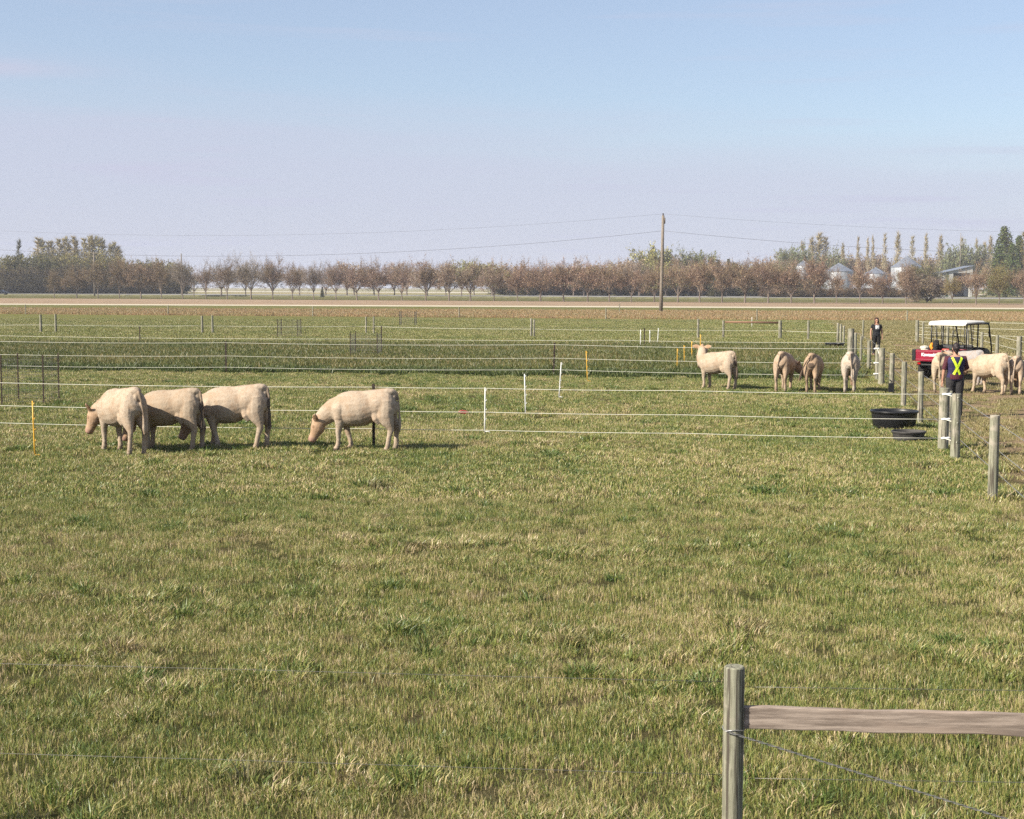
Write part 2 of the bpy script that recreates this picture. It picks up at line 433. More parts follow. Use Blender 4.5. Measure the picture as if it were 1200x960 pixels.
def grass_mat(name, kind):
    """blades: green to straw by blade, by place; real leaf colours"""
    m, t, b = mat(name); g = G(t)
    P, X, Y, above, lane = zone_nodes(g)
    v = g.attr('v'); rnd = g.n('ShaderNodeObjectInfo').outputs['Random']
    big = g.noise(P, .22, 3, .55); mid = g.noise(P, 2.6, 4, .65)
    if kind == 'green':
        s = g.math('ADD', g.math('MULTIPLY', v, .92), g.math('MULTIPLY', g.math('SUBTRACT', rnd, .5), .30))
        s = g.math('ADD', s, g.math('MULTIPLY', g.math('SUBTRACT', big, .5), 1.1)); s = g.math('ADD', s, g.math('MULTIPLY', g.math('SUBTRACT', mid, .5), 1.3))
        s = g.math('ADD', s, g.ramp(Y, 9, 50, .05, -.03))
        c = g.mix(g.ramp(s, .05, .45, sm=False), (.090, .145, .038), (.25, .275, .075))
        c = g.mix(g.ramp(s, .48, .68), c, (.38, .335, .135))
        c = g.mix(g.ramp(s, .72, .92), c, (.54, .43, .28))
        pur = g.noise(P, 1.1, 4, .7); c = g.mix(g.ramp(pur, .56, .70, 0, .55), c, (.26, .18, .125))
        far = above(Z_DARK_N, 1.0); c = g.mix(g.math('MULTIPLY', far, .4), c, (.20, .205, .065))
        inl = g.math('MULTIPLY', g.ramp(lane, .1, 1.2), .55); c = g.mix(inl, c, (.27, .215, .12))
    elif kind == 'dark':
        s = g.math('ADD', v, g.math('MULTIPLY', g.math('SUBTRACT', big, .5), 1.2))
        c = g.mix(g.ramp(s, .1, .6), (.072, .098, .024), (.155, .165, .045)); c = g.mix(g.ramp(s, .78, .98), c, (.28, .215, .10))
    elif kind == 'edge':
        c = g.mix(g.ramp(v, .1, .9), (.05, .082, .024), (.125, .15, .045))
    else:
        s = g.math('ADD', v, g.math('SUBTRACT', big, .5))
        c = g.mix(g.ramp(s, .1, .5), (.22, .21, .085), (.40, .29, .16)); c = g.mix(g.ramp(s, .6, .9), c, (.33, .19, .11))
    c = g.mix(1.0, c, (.86, .845, .76), 'MULTIPLY')
    d = g.n('ShaderNodeBsdfDiffuse'); g.set(d.inputs['Color'], c)
    tr = g.n('ShaderNodeBsdfTranslucent'); g.set(tr.inputs['Color'], c)
    gl = g.n('ShaderNodeBsdfGlossy'); gl.inputs['Roughness'].default_value = .45; gl.inputs['Color'].default_value = (1, 1, 1, 1)
    mx = g.n('ShaderNodeMixShader'); mx.inputs[0].default_value = .22
    t.links.new(d.outputs[0], mx.inputs[1]); t.links.new(tr.outputs[0], mx.inputs[2])
    m2 = g.n('ShaderNodeMixShader'); m2.inputs[0].default_value = .035
    t.links.new(mx.outputs[0], m2.inputs[1]); t.links.new(gl.outputs[0], m2.inputs[2])
    t.links.new(m2.outputs[0], t.nodes['Material Output'].inputs[0]); return m

# ================================================================== SETTING
# ground: one sheet, finer near the camera
def make_ground():
    xs = [-6000, -3000, -1200, -500, -200, -100, -50, 0, 50, 100, 200, 500, 1200, 3000, 6000]
    ys = [-200, -60, -20, 0, 20, 40, 80, 140, 220, 320, 450, 700, 1200, 2500, 6000]
    vs = [(x, y, 0) for y in ys for x in xs]; n = len(xs)
    fs = [(j * n + i, j * n + i + 1, (j + 1) * n + i + 1, (j + 1) * n + i) for j in range(len(ys) - 1) for i in range(n - 1)]
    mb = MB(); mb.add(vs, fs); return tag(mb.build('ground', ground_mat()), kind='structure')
make_ground()

def strip(name, zs, zn, m, z, thick=0.0, x0=-900, x1=900):
    mb = MB(); n = 30; top = []
    for i in range(n + 1):
        x = x0 + (x1 - x0) * i / n
        top += [(x, zs[0] * x + zs[1], z), (x, zn[0] * x + zn[1], z)]
    mb.add(top, [(2 * i, 2 * i + 2, 2 * i + 3, 2 * i + 1) for i in range(n)])
    if thick:                                         # embankment slopes down to the field
        s = []
        for i in range(n + 1):
            x = x0 + (x1 - x0) * i / n
            s += [(x, zs[0] * x + zs[1] - thick * 3, -.01), (x, zs[0] * x + zs[1], z - .005), (x, zn[0] * x + zn[1], z - .005), (x, zn[0] * x + zn[1] + thick * 3, -.01)]
        mb2 = MB(); mb2.add(s, [(4 * i + a, 4 * i + 4 + a, 4 * i + 5 + a, 4 * i + 1 + a) for i in range(n) for a in (0, 2)])
        tag(mb2.build('embankment', simple('verge grass', (.16, .15, .06), .95, var=.2, sc=.5)), kind='structure')
    return tag(mb.build(name, m), kind='structure')
m_track = simple('pale gravel track', (.60, .53, .38), .95, var=.08, sc=.8)
m_hwy = simple('grey highway asphalt', (.30, .285, .27), .9, var=.06, sc=.3)
strip('gravel_track', Z_TRACK_S, Z_TRACK_N, m_track, .02)
strip('highway', Z_HWY_S, Z_HWY_N, m_hwy, .5, .5)
strip('gravel_road', zl(0, 341.0, 1200, 346.5), zl(0, 340.2, 1200, 345.6), simple('pale far gravel road', (.62, .56, .44), .95, var=.06, sc=.3), .06)

# ------------------------------------------------------------------ grass (stuff)
def tuft_mesh(name, seed, n, rad, h0, h1, w, lean, m, flat=.35, vmax=1.0):
    rng = random.Random(seed); mb = MB()
    for i in range(n):
        a = rng.random() * 2 * PI; r = rad * math.sqrt(rng.random())
        bx, by = r * math.cos(a), r * math.sin(a)
        h = rng.uniform(h0, h1) * (1 - .25 * r / rad)
        d = rng.random() * 2 * PI if rng.random() < flat else a + rng.uniform(-.8, .8)
        ln = lean * rng.uniform(.2, 1.3) * h
        dx, dy = math.cos(d) * ln, math.sin(d) * ln
        sw = rng.random() * PI; wx, wy = math.cos(sw) * w / 2, math.sin(sw) * w / 2
        v = rng.random() * vmax
        p1 = (bx + dx * .3, by + dy * .3, h * .55); p2 = (bx + dx, by + dy, h * (1 - .25 * lean * rng.random()))
        mb.add([(bx - wx, by - wy, -.01), (bx + wx, by + wy, -.01), (p1[0] + wx * .8, p1[1] + wy * .8, p1[2]), (p1[0] - wx * .8, p1[1] - wy * .8, p1[2]), p2],
               [(0, 1, 2, 3), (3, 2, 4)], v)
    return mb.mesh(name, m)

def scatter(name, pts, protos, m=None, label=None):
    """one stuff object: points + geometry nodes that put a random tuft on each point.  pts: x,y,z,rot,scale,index"""
    pts = np.array(pts, dtype=np.float32)
    me = bpy.data.meshes.new(name); me.vertices.add(len(pts)); me.vertices.foreach_set('co', pts[:, :3].ravel())
    for k, nm in ((3, 'rot'), (4, 'scl')):
        a = me.attributes.new(nm, 'FLOAT', 'POINT'); a.data.foreach_set('value', pts[:, k].copy())
    a = me.attributes.new('idx', 'INT', 'POINT'); a.data.foreach_set('value', pts[:, 5].astype(np.int32))
    o = bpy.data.objects.new(name, me); C.objects.link(o)
    ng = bpy.data.node_groups.new(name, 'GeometryNodeTree')
    ng.interface.new_socket('Geometry', in_out='INPUT', socket_type='NodeSocketGeometry')
    ng.interface.new_socket('Geometry', in_out='OUTPUT', socket_type='NodeSocketGeometry')
    nn = ng.nodes.new; ll = ng.links.new
    gi, go = nn('NodeGroupInput'), nn('NodeGroupOutput'); j = nn('GeometryNodeJoinGeometry')
    def at(nm, ty='FLOAT'):
        x = nn('GeometryNodeInputNamedAttribute'); x.data_type = ty; x.inputs['Name'].default_value = nm; return x.outputs['Attribute']
    rot, scl, idx = at('rot'), at('scl'), at('idx', 'INT')
    cr = nn('ShaderNodeCombineXYZ'); ll(rot, cr.inputs[2])
    for k, pm in enumerate(protos):
        po = bpy.data.objects.new(name + '_source', pm)
        oi = nn('GeometryNodeObjectInfo'); oi.inputs['Object'].default_value = po; oi.inputs['As Instance'].default_value = True
        cmp = nn('FunctionNodeCompare'); cmp.data_type = 'INT'; cmp.operation = 'EQUAL'; ll(idx, cmp.inputs[2]); cmp.inputs[3].default_value = k
        ip = nn('GeometryNodeInstanceOnPoints'); ll(gi.outputs[0], ip.inputs['Points']); ll(cmp.outputs[0], ip.inputs['Selection'])
        ll(oi.outputs['Geometry'], ip.inputs['Instance']); ll(cr.outputs[0], ip.inputs['Rotation']); ll(scl, ip.inputs['Scale'])
        ll(ip.outputs[0], j.inputs[0])
    ll(j.outputs[0], go.inputs[0])
    md = o.modifiers.new('scatter', 'NODES'); md.node_group = ng
    return tag(o, label, None, None, 'stuff')

rs = np.random.RandomState(7)
def wedge(d0, d1, dens, margin=2.5, half=.372):
    """random ground points over the part of the field the camera looks at between two distances"""
    n = int((d1 - d0) * 2 * (half * (d0 + d1) / 2 + margin) * dens * 1.05); w1 = half * d1 + margin
    m = int(n * w1 / ((half * (d0 + d1) / 2) + margin))
    y = rs.uniform(d0, d1, m); x = rs.uniform(-w1, w1, m); k = np.abs(x) < half * y + margin
    return x[k], y[k]
def lane_of(x, y): return x - (LK * y + LC)
def fnoise(x, y, s, o=0.0): return np.array([noise.noise(Vector((a * s + o, b * s, o))) for a, b in zip(x, y)])

mg, md_, me_, mdr = grass_mat('pasture grass blades', 'green'), grass_mat('rank dark grass blades', 'dark'), grass_mat('lush edge grass blades', 'edge'), grass_mat('dry weed stems', 'dry')
near_protos = []
for q in range(2):
    near_protos += [tuft_mesh('tuft', 1 + 50 * q, 130, .16, .025, .085, .0042, .7, mg, .9), tuft_mesh('tuft', 2 + 50 * q, 120, .17, .025, .085, .0042, .8, mg, .9),
                    tuft_mesh('tuft', 3 + 50 * q, 95, .17, .03, .10, .004, .30, mg, .8), tuft_mesh('tuft', 4 + 50 * q, 105, .13, .05, .135, .0075, .8, mg, .35)]
near_protos.append(tuft_mesh('tuft', 77, 60, .10, .06, .16, .011, .9, mg, .2, .35))
mid_protos = []
for q in range(2):
    mid_protos += [tuft_mesh('tuft', 11 + 50 * q, 130, .26, .03, .10, .010, .7, mg, .9), tuft_mesh('tuft', 12 + 50 * q, 120, .27, .03, .09, .010, .8, mg, .9),
                   tuft_mesh('tuft', 13 + 50 * q, 110, .27, .03, .10, .008, .35, mg, .8), tuft_mesh('tuft', 14 + 50 * q, 120, .2, .05, .13, .014, .7, mg, .35)]
mid_protos.append(tuft_mesh('tuft', 78, 90, .2, .06, .16, .018, .8, mg, .2, .35))
far_protos = [tuft_mesh('tuft', 21, 110, .5, .06, .14, .03, .5, mg), tuft_mesh('tuft', 22, 110, .5, .06, .12, .03, .5, mg)]
def pts_for(x, y, choose, smin=.75, smax=1.25):
    n = len(x); rot = rs.uniform(0, 2 * PI, n); s = rs.uniform(smin, smax, n)
    return np.stack([x, y, np.zeros(n), rot, s, choose], 1)
def near_pts(d0, d1, dens):
    x, y = wedge(d0, d1, dens)
    nA = fnoise(x, y, .45); nB = fnoise(x, y, 1.3, 5.0)
    lush = (nA * .8 + .7 * nB + rs.uniform(-.45, .45, len(x)))
    ch = np.where(lush > .55, 3, np.where(lush > .1, 0, np.where(lush > -.2, 1, 2)))
    ln = lane_of(x, y); bare = (ln > .2) & (ln < 8) & (fnoise(x, y, .7, 9.0) > -.15) & (rs.uniform(0, 1, len(x)) < .8)
    hole = (fnoise(x, y, 2.3, 13.0) < -.34) & (rs.uniform(0, 1, len(x)) < .75)
    ch = ch + 4 * rs.randint(0, 2, len(x)); ch[rs.uniform(0, 1, len(x)) < np.where(nA > .15, .03, .006)] = 8
    k = ~bare & ~hole; p = pts_for(x[k], y[k], ch[k])
    p[:, 4] *= (1 + .25 * nB[k]); return p
near = np.concatenate([near_pts(6.2, 14, 62), near_pts(14, 21, 46)])
scatter('pasture_grass', near, near_protos, label='short green and straw grass of the near pasture')
mid = np.concatenate([near_pts(21, 32, 22), near_pts(32, 54, 13)])
def dark_edge(x): return Z_DARK_S[0] * x + Z_DARK_S[1]
mid = mid[(mid[:, 1] < dark_edge(mid[:, 0]) + .5) | (lane_of(mid[:, 0], mid[:, 1]) > 0)]
scatter('pasture_grass', mid, mid_protos, label='short green grass around the calves and fences')
# rank dark strip between the second and third fence lines
x, y = wedge(40, 92, 9); ln = lane_of(x, y)
ysd, ynd = Z_DARK_S[0] * x + Z_DARK_S[1], Z_DARK_N[0] * x + Z_DARK_N[1]
k = (y > ysd - .3) & (y < ynd) & (ln < -.2)
x, y = x[k], y[k]; e = (y < (Z_EDGE[0] * x + Z_EDGE[1]) + fnoise(x, y, .6) * 1.5)
dark_protos = [tuft_mesh('tuft', 31, 90, .3, .10, .24, .02, .5, md_), tuft_mesh('tuft', 32, 80, .3, .12, .30, .018, .4, md_)]
edge_protos = [tuft_mesh('tuft', 33, 110, .3, .12, .30, .028, .55, me_), tuft_mesh('tuft', 34, 100, .26, .10, .26, .028, .6, me_)]
scatter('rank_grass', pts_for(x[~e], y[~e], rs.randint(0, 2, (~e).sum())), dark_protos, label='longer dark olive grass in the ungrazed strip')
xe, ye = x[e], y[e]; kk = rs.uniform(0, 1, len(xe)) < np.clip(.5 + fnoise(xe, ye, .8, 3.0), .15, .9)
scatter('lush_grass', pts_for(xe[kk], ye[kk], rs.randint(0, 2, kk.sum()), .6, 1.3), edge_protos, label='tall dark green grass along the strip edge')
# lane and far pasture
x, y = wedge(54, 140, 3.2, 3); k = ((y > Z_DARK_N[0] * x + Z_DARK_N[1]) | (lane_of(x, y) > 0)) & (y < Z_DRY_S[0] * x + Z_DRY_S[1])
k &= ~((lane_of(x, y) > .2) & (lane_of(x, y) < 8) & (y < 115) & (rs.uniform(0, 1, len(x)) < .6))
x, y = x[k], y[k]
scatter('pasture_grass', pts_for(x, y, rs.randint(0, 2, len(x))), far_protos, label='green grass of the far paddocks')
# dry reddish weeds
x, y = wedge(100, 225, 1.6, 6); k = (y > Z_DRY_S[0] * x + Z_DRY_S[1]) & (y < Z_DRY_N[0] * x + Z_DRY_N[1])
x, y = x[k], y[k]
dry_protos = [tuft_mesh('tuft', 41, 60, .5, .10, .34, .035, .3, mdr), tuft_mesh('tuft', 42, 50, .5, .08, .28, .035, .35, mdr)]
scatter('dry_weeds', pts_for(x, y, rs.randint(0, 2, len(x))), dry_protos, label='band of dry reddish brown weeds beyond the paddocks')

tick('grass')
# ================================================================== FENCES
rngp = random.Random(3)
def post_mb(h, r, lean=(0, 0), n=14, seed=0):
    mb = MB(); rr = random.Random(seed); pts = []; rad = []
    for k in range(7):
        z = -.05 + (h + .05) * k / 6; pts.append((lean[0] * z, lean[1] * z, z)); rad.append(r * (1 + rr.uniform(-.03, .03)) * (1 - .04 * k / 6))
    pts.append((lean[0] * h, lean[1] * h, h + .006)); rad.append(r * .86)
    mb.tube(pts, rad, n); return mb
def wood_post(parent, loc, h, r, seed=0, lean=(0, 0), name='post'):
    o = post_mb(h, r, lean, seed=seed).build(name, M['post_wood'], parent, True); o.location = loc
    o.rotation_euler = (0, 0, rngp.random() * 6)
    md = o.modifiers.new('e', 'EDGE_SPLIT'); md.split_angle = R(40); return o
def steel_post(parent, loc, h, w=.03, lean=(0, 0), m=None, name='steel_post'):
    mb = MB(); M_ = Matrix.Shear('XY', 4, (lean[0], lean[1])) if False else None
    for (x0, y0, x1, y1) in ((-w, -.004, w, .004), (-.004, .0045, .004, w * 1.3)):
        vs = []
        for z in (-.03, h):
            for (x, y) in ((x0, y0), (x1, y0), (x1, y1), (x0, y1)): vs.append((x + lean[0] * z, y + lean[1] * z, z))
        mb.add(vs, [(0, 3, 2, 1), (4, 5, 6, 7), (0, 1, 5, 4), (1, 2, 6, 5), (2, 3, 7, 6), (3, 0, 4, 7)])
    for q in range(int(h / .07)):                                 # studs down the face of the post
        z = .1 + q * .07
        if z < h - .02: mb.box(-.006 + lean[0] * z, -.014 + lean[1] * z, z, .006 + lean[0] * z, -.003 + lean[1] * z, z + .02)
    o = mb.build(name, m or M['rust'], parent); o.location = loc; return o
def wire(parent, pts, r, m, sag=.03, name='wire', n=6):
    mb = MB(); P = []
    for a, b in zip(pts[:-1], pts[1:]):
        a, b = Vector(a), Vector(b); seg = 6
        for k in range(seg):
            t = k / seg; p = a.lerp(b, t); p.z -= sag * 4 * t * (1 - t) * min(1, (b - a).length / 15); P.append(p)
    P.append(Vector(pts[-1])); mb.tube(P, r, n, up=(0, 0, 1)); return mb.build(name, m, parent, True)
def insulator(post, world, axis=(1, 0, 0), r=.02, ln=.06):
    mb = MB(); a = Vector(axis).normalized()
    mb.tube([Vector((0, 0, 0)) - a * ln, Vector((0, 0, 0)) - a * ln * .4, Vector((0, 0, 0)), Vector((0, 0, 0)) + a * ln * .5, Vector((0, 0, 0)) + a * ln], [r * .5, r, r * .65, r, r * .5], 10)
    o = mb.build('insulator', M['insulator'], post, True)
    o.matrix_parent_inverse = post.matrix_basis.inverted(); o.location = world; return o

def fence(name, label, group=None): return empty('wire_fence', (0, 0, 0), 0, label, 'fence', group)
def hts(line, z): return [Vector((p.x, p.y, z)) for p in line]

# -- fence A, the nearest white wires behind the grazing calves
fa = fence('wire_fence', 'three white wires directly behind the four grazing calves, ending at thick wooden posts')
lineA = [gp(-120, 514), gp(0, 516.5), gp(438, 524), gp(568, 526), gp(800, 530), gp(1106, 536.5)]
for z, r in ((1.17, .0052), (.71, .0052), (.36, .005)):
    P = hts(lineA, z); wire(fa, P, r, M['white_wire'], .05)
steel_post(fa, gp(438, 524.5), 1.24, .028)
pa = wood_post(fa, gp(1105, 528), 1.2, .1, 1, name='brace_post')
pb = wood_post(fa, gp(1119, 539), 1.2, .085, 2, name='corner_post')
for z in (1.17, .71, .36): insulator(pa, gp(1106.5, 536.5, 0) + Vector((.02, 0, z)), (1, 0, 0), .03, .09)
for z in (1.17, .71, .36): wire(fa, [lineA[-1] + Vector((0, 0, z)), pb.location + Vector((.0, -.09, z - .03))], .008, M['white_wire'], .05, name='jumper_wire')
wood_post(fa, gp(1112.5, 524), 1.1, .04, 3)
# -- fence B
fb = fence('wire_fence', 'three white wires behind the standing calves, along the near edge of the dark grass strip')
lineB = [gp(-120, 435.5), gp(0, 437), gp(265, 439), gp(649, 442), gp(1027.5, 449)]
for z in (1.13, .66, .26): wire(fb, hts(lineB, z), .006, M['white_wire'], .06)
steel_post(fb, gp(265, 438), 1.17, .03)
steel_post(fb, gp(648.5, 441), 1.18, .03, lean=(.035, 0))
pc = wood_post(fb, gp(1027.5, 446), 1.2, .07, 4, name='brace_post')
for z in (1.13, .66, .3): insulator(pc, lineB[-1] + Vector((-.02, 0, z)), (1, 0, 0), .035, .1)
pd_ = wood_post(fb, gp(1032.6, 452), 1.2, .1, 5, name='corner_post')
wire(fb, [lineB[-1] + Vector((0, 0, 1.13)), gp(1031.5, 449.5) + Vector((0, 0, .75))], .012, M['white_wire'], 0, name='jumper_wire')
# -- fence C
fc = fence('wire_fence', 'low single white wire along the far edge of the dark grass strip')
lineC = [gp(-120, 399.5), gp(0, 400.5), gp(447, 404.5), gp(720, 406), gp(996, 409)]
wire(fc, hts(lineC, .33), .008, M['white_wire'], .06); wire(fc, hts(lineC, 1.0), .004, M['dull_wire'], .03)
steel_post(fc, gp(447, 404), 1.02, .032); steel_post(fc, gp(755, 406), .98, .03); steel_post(fc, gp(164, 402), .9, .03)
# -- fence D, paddock line with wooden posts and an orange rail
fd = fence('wire_fence', 'far paddock fence with pairs of wooden posts and one orange rail between two posts')
lineD = [gp(-200, 387.5), gp(48, 389.5), gp(237, 390.7), gp(430, 391.3), gp(623, 395), gp(818, 396.5), gp(914, 397.2), gp(988, 400)]
wire(fd, hts(lineD, .50), .008, M['white_wire'], .06); wire(fd, hts(lineD, 1.08), .004, M['dull_wire'], .03)
for px, pyb, pyt, r in ((48, 390, 369, .085), (65.5, 390, 368.5, .075), (237, 391, 370.5, .08), (249, 391, 370, .075), (429, 391, 371.5, .06), (438, 391.3, 371, .06),
                        (622.5, 395, 373.5, .07), (625.8, 395.3, 374.5, .06), (818, 397, 374, .075), (847.5, 396.5, 376, .075), (914, 397.5, 376, .11), (947, 398.5, 376, .075),
                        (981.6, 402, 379, .07), (985, 402.5, 380, .06), (988.5, 403.5, 382, .06)):
    b = gp(px, pyb); h = (pyb - pyt) / (F_PX / (b.y / math.cos(PITCH))) * 1.0
    wood_post(fd, b, min(1.4, h), r, int(px))
a, b = gp(849, 396.6), gp(912, 397.3)
ra = MB(); ra.tube([a + Vector((0, -.12, 1.02)), b + Vector((0, -.12, 1.0))], [.065, .065], 10); ra.build('rail', M['orange_wood'], fd, True)
# -- fence E, far small posts in the dry weeds
fe = fence('wire_fence', 'farthest line of evenly spaced small posts standing in the dry weeds')
LE = [(-140, 367), (30, 368.4), (197, 369.4), (366.5, 371), (538, 372.2), (710, 374), (887, 375.5), (1063, 377.5), (1240, 379.5)]
for i, (px, py) in enumerate(LE): wood_post(fe, gp(px, py), 1.08, .06, 60 + i)
for z in (.5, .95): wire(fe, hts([gp(*p) for p in LE], z), .004, M['dull_wire'], .02)
wood_post(empty('fence_post', (0, 0, 0), 0, 'lone short wooden post just left of the utility pole', 'fence post'), gp(726, 367), 1.15, .06, 77)
# -- lane fence, running away on the right
fl = fence('wire_fence', 'row of wooden posts running away from the near right, left side of the trodden lane')
LP = [(1163, 585, 1.24, .085, -.004), (1078, 497, 1.2, .075, 0), (1058.6, 477, 1.18, .08, 0), (1044.6, 460, 1.17, .09, 0), (1018, 433, 1.1, .085, 0),
      (1008.6, 426, 1.12, .06, 0), (1002, 419, 1.1, .08, 0), (996.5, 425, 1.42, .16, 0), (1011, 399, 1.22, .06, .02)]
for i, (px, py, h, r, le) in enumerate(LP): wood_post(fl, gp(px, py), h, r * .88, 90 + i, (le, 0))
near_end = Vector((LK * 15.5 + LC, 15.5, 0)); near2 = Vector((LK * 10 + LC, 10, 0))
wood_post(fl, near_end, 1.2, .08, 101); wood_post(fl, near2, 1.2, .08, 102)
run = [near2, near_end, gp(1163, 585), gp(1119, 539), gp(1078, 497), gp(1058.6, 477), gp(1044.6, 460), gp(1032.6, 452), gp(1018, 433), gp(1002, 419)]
for z in (1.1, .70, .36): wire(fl, [p + Vector((z, 0, 0)) * 0 + Vector((.085, -.03, z)) for p in run], .0045, M['grey_wire'], .02)
bk = MB(); bk.box(-.07, -.05, .06, .07, .05, .32); bk.tube([(0, 0, .32), (.02, 0, .38), (-.05, 0, .42)], .02, 6)
o = bk.build('energiser_box', M['black_plastic'], fl, bevel=.01); o.location = gp(1043.8, 461.5) + Vector((-.03, -.12, 0))
# -- right side of lane
fr = fence('wire_fence', 'fence on the far side of the lane behind the utility vehicle')
LR = [(1074.4, 402, 1.3, .12), (1081.2, 404.3, 1.25, .07), (1110, 408, 1.1, .07), (1133.6, 413, 1.1, .07), (1150, 419, 1.15, .08), (1168, 425, 1.15, .08), (1193.5, 434, 1.3, .12), (1232, 447, 1.2, .08), (1300, 470, 1.2, .08)]
for i, (px, py, h, r) in enumerate(LR): wood_post(fr, gp(px, py), h, r * .85, 120 + i)
for z in (1.1, .75, .4): wire(fr, [gp(px, py) + Vector((.08, 0, z)) for px, py, h, r in LR], .006, M['white_wire'], .02)
fr2 = fence('wire_fence', 'wires and thin steel posts behind the vehicle roof, at the far right')
LQ = [(1074.4, 400), (1140, 401), (1215, 403), (1330, 405)]
for i, (px, py) in enumerate(LQ[1:]): steel_post(fr2, gp(px, py), 1.15, .03)
for z in (1.15, .8, .4): wire(fr2, [gp(*p) + Vector((0, 0, z)) for p in LQ], .008, M['white_wire'], .02)

# -- near rail fence
fn = empty('rail_fence', (0, 0, 0), 0, 'nearest wooden post with a grey brown rail and twisted wire, cut by the frame', 'fence')
Dp = 7.22; _d = ray(860.5, 800); ppos = Vector((_d.x * Dp / _d.y, Dp, 0))
n1 = wood_post(fn, ppos, 1.185, .054, 300); n1.rotation_euler = (0, 0, 0)
# find rail ends
def at_depth(px, py, D):
    d = ray(px, py); t = D / d.y; return Vector((d.x * t, D, CAM_H + d.z * t))
A0 = at_depth(872, 840.5, Dp + .0); B0 = at_depth(1200, 849, Dp - .05)
dirr = (B0 - A0).normalized(); A1 = A0 - dirr * .004; B1 = A0 + dirr * 2.4
rb = MB(); ns = 24
ul = Vector((0, 0, 1)); sd_ = dirr.cross(ul).normalized(); ul = sd_.cross(dirr)
vs = []; fs = []
for i in range(ns + 1):
    t = i / ns; p = A1.lerp(B1, t); wv = .0025 * math.sin(t * 17) + .002 * math.sin(t * 41)
    hh, tt = .057 + .0015 * math.sin(t * 23), .019
    for (a, b) in ((-tt, -hh), (tt, -hh), (tt, hh), (-tt, hh)): vs.append(p + sd_ * a + ul * (b + wv))
for i in range(ns):
    for k in range(4):
        a = i * 4 + k; b = i * 4 + (k + 1) % 4; fs.append((a, b, b + 4, a + 4))
fs += [(3, 2, 1, 0), tuple(range(ns * 4, ns * 4 + 4))]
rb.add(vs, fs); ro = rb.build('rail', M['rail_wood'], fn, bevel=.006)
for q, dz in enumerate((-.028, .03)):
    mb = MB(); nv_ = A0 + dirr * .022 + Vector((0, -.02, dz)); mb.ball(nv_, (.004, .0015, .004)); mb.build('nail', M['rust'], fn, True)
n2 = wood_post(fn, Vector((B1.x + .055, B1.y, 0)), 1.185, .054, 301)
n0 = wood_post(fn, Vector((ppos.x - 5.2, ppos.y + .35, 0)), 1.1, .05, 302)
# twisted brace wire from post to the foot of the next post
wa = at_depth(850, 857, Dp - .058); wb = at_depth(1170, 957, Dp - .07); dw = (wb - wa); we = wa + dw * 1.25
for ph in (0, PI):
    mb = MB(); P = []
    q = dw.normalized(); s1 = q.cross(Vector((0, 0, 1))).normalized(); s2 = s1.cross(q)
    for i in range(161):
        t = i / 160; P.append(wa.lerp(we, t) + s1 * .0035 * math.cos(ph + t * 110) + s2 * .0035 * math.sin(ph + t * 110))
    mb.tube(P, .0024, 5, up=(0, 0, 1)); mb.build('brace_wire', M['grey_wire'], fn, True)
mb = MB(); zc = wa.z
mb.tube([ppos + Vector((.0565 * math.cos(a), .0565 * math.sin(a), zc + .004 * math.sin(3 * a))) for a in [2 * PI * k / 24 for k in range(25)]], .0026, 6, up=(0, 0, 1))
mb.build('wire_wrap', M['grey_wire'], n1, True).location = -ppos
for (pxa, pya, pxb, pyb) in ((0, 796, 846, 799), (0, 902, 846, 908)):
    a = at_depth(846, pyb, Dp - .02); b = n0.location + Vector((0, 0, a.z + .02)); wire(fn, [b, b.lerp(a, .5), a], .0014, M['dull_wire'], .01)
for py in (805, 912):
    a = at_depth(873, py, Dp); b = Vector((B1.x, B1.y, a.z)); wire(fn, [a, b], .0014, M['dull_wire'], .01)

# -- stand-alone electric fence pickets
def picket(kind, px, py, h, lean, label, group):
    m = M[kind + '_plastic']; root = empty(kind + '_picket', gp(px, py), 0, label, 'fence post', group)
    mb = MB(); r = .014 if gp(px, py).y < 60 else .02
    mb.tube([(lean * z, 0, z) for z in (-.02, .3, .6, h)], [r, r, r, r * .9], 8)
    mb.build('shaft', m, root, True)
    for z in (.3, .5, .7, h - .06): lg = MB(); lg.tube([(lean * z, 0, z), (lean * z + .03, -.01, z + .005), (lean * z + .035, -.01, z + .03)], .007, 6); lg.build('wire_lug', m, root, True)
    fo = MB(); fo.tube([(0, 0, .04), (.1, 0, .045), (.1, 0, -.01)], .012, 6); fo.build('foot_peg', m, root, True)
gy, gw = 'yellow plastic fence pickets', 'white plastic fence pickets'
picket('yellow', 41, 536, 1.03, -.02, 'yellow plastic picket left of the grazing calves, the nearest yellow one', gy)
picket('yellow', 688.5, 448, 1.03, -.05, 'leaning yellow plastic picket in the dark grass just right of two white ones', gy)
picket('yellow', 793.5, 433, .8, 0, 'yellow picket first left of the alert calf, nearest of a row of four', gy)
picket('yellow', 802, 427, .78, -.03, 'yellow picket second in the row of four left of the alert calf', gy)
picket('yellow', 811, 420, .75, -.03, 'yellow picket third in the row, by the ear of the alert calf', gy)
picket('yellow', 820.7, 411, .8, 0, 'yellow picket straight above the head of the alert calf', gy)
picket('white', 568, 508, .98, .01, 'white plastic picket nearest of the three, touching the near wires', gw)
picket('white', 616, 487.5, 1.02, -.03, 'white plastic picket second of three, between two taller neighbours', gw)
picket('white', 655, 467, 1.02, .06, 'wavy leaning white plastic picket, farthest of the three near ones', gw)
picket('white', 750.5, 407, .92, 0, 'far white picket touching the left of the dark steel post', gw)
picket('white', 761.5, 405.5, .85, -.01, 'far white picket right of the dark steel post', gw)
picket('white', 770.5, 403, .88, .05, 'far white picket leaning right, below the utility pole', gw)
picket('white', 881, 384.5, .85, 0, 'far white picket behind the orange rail', gw)
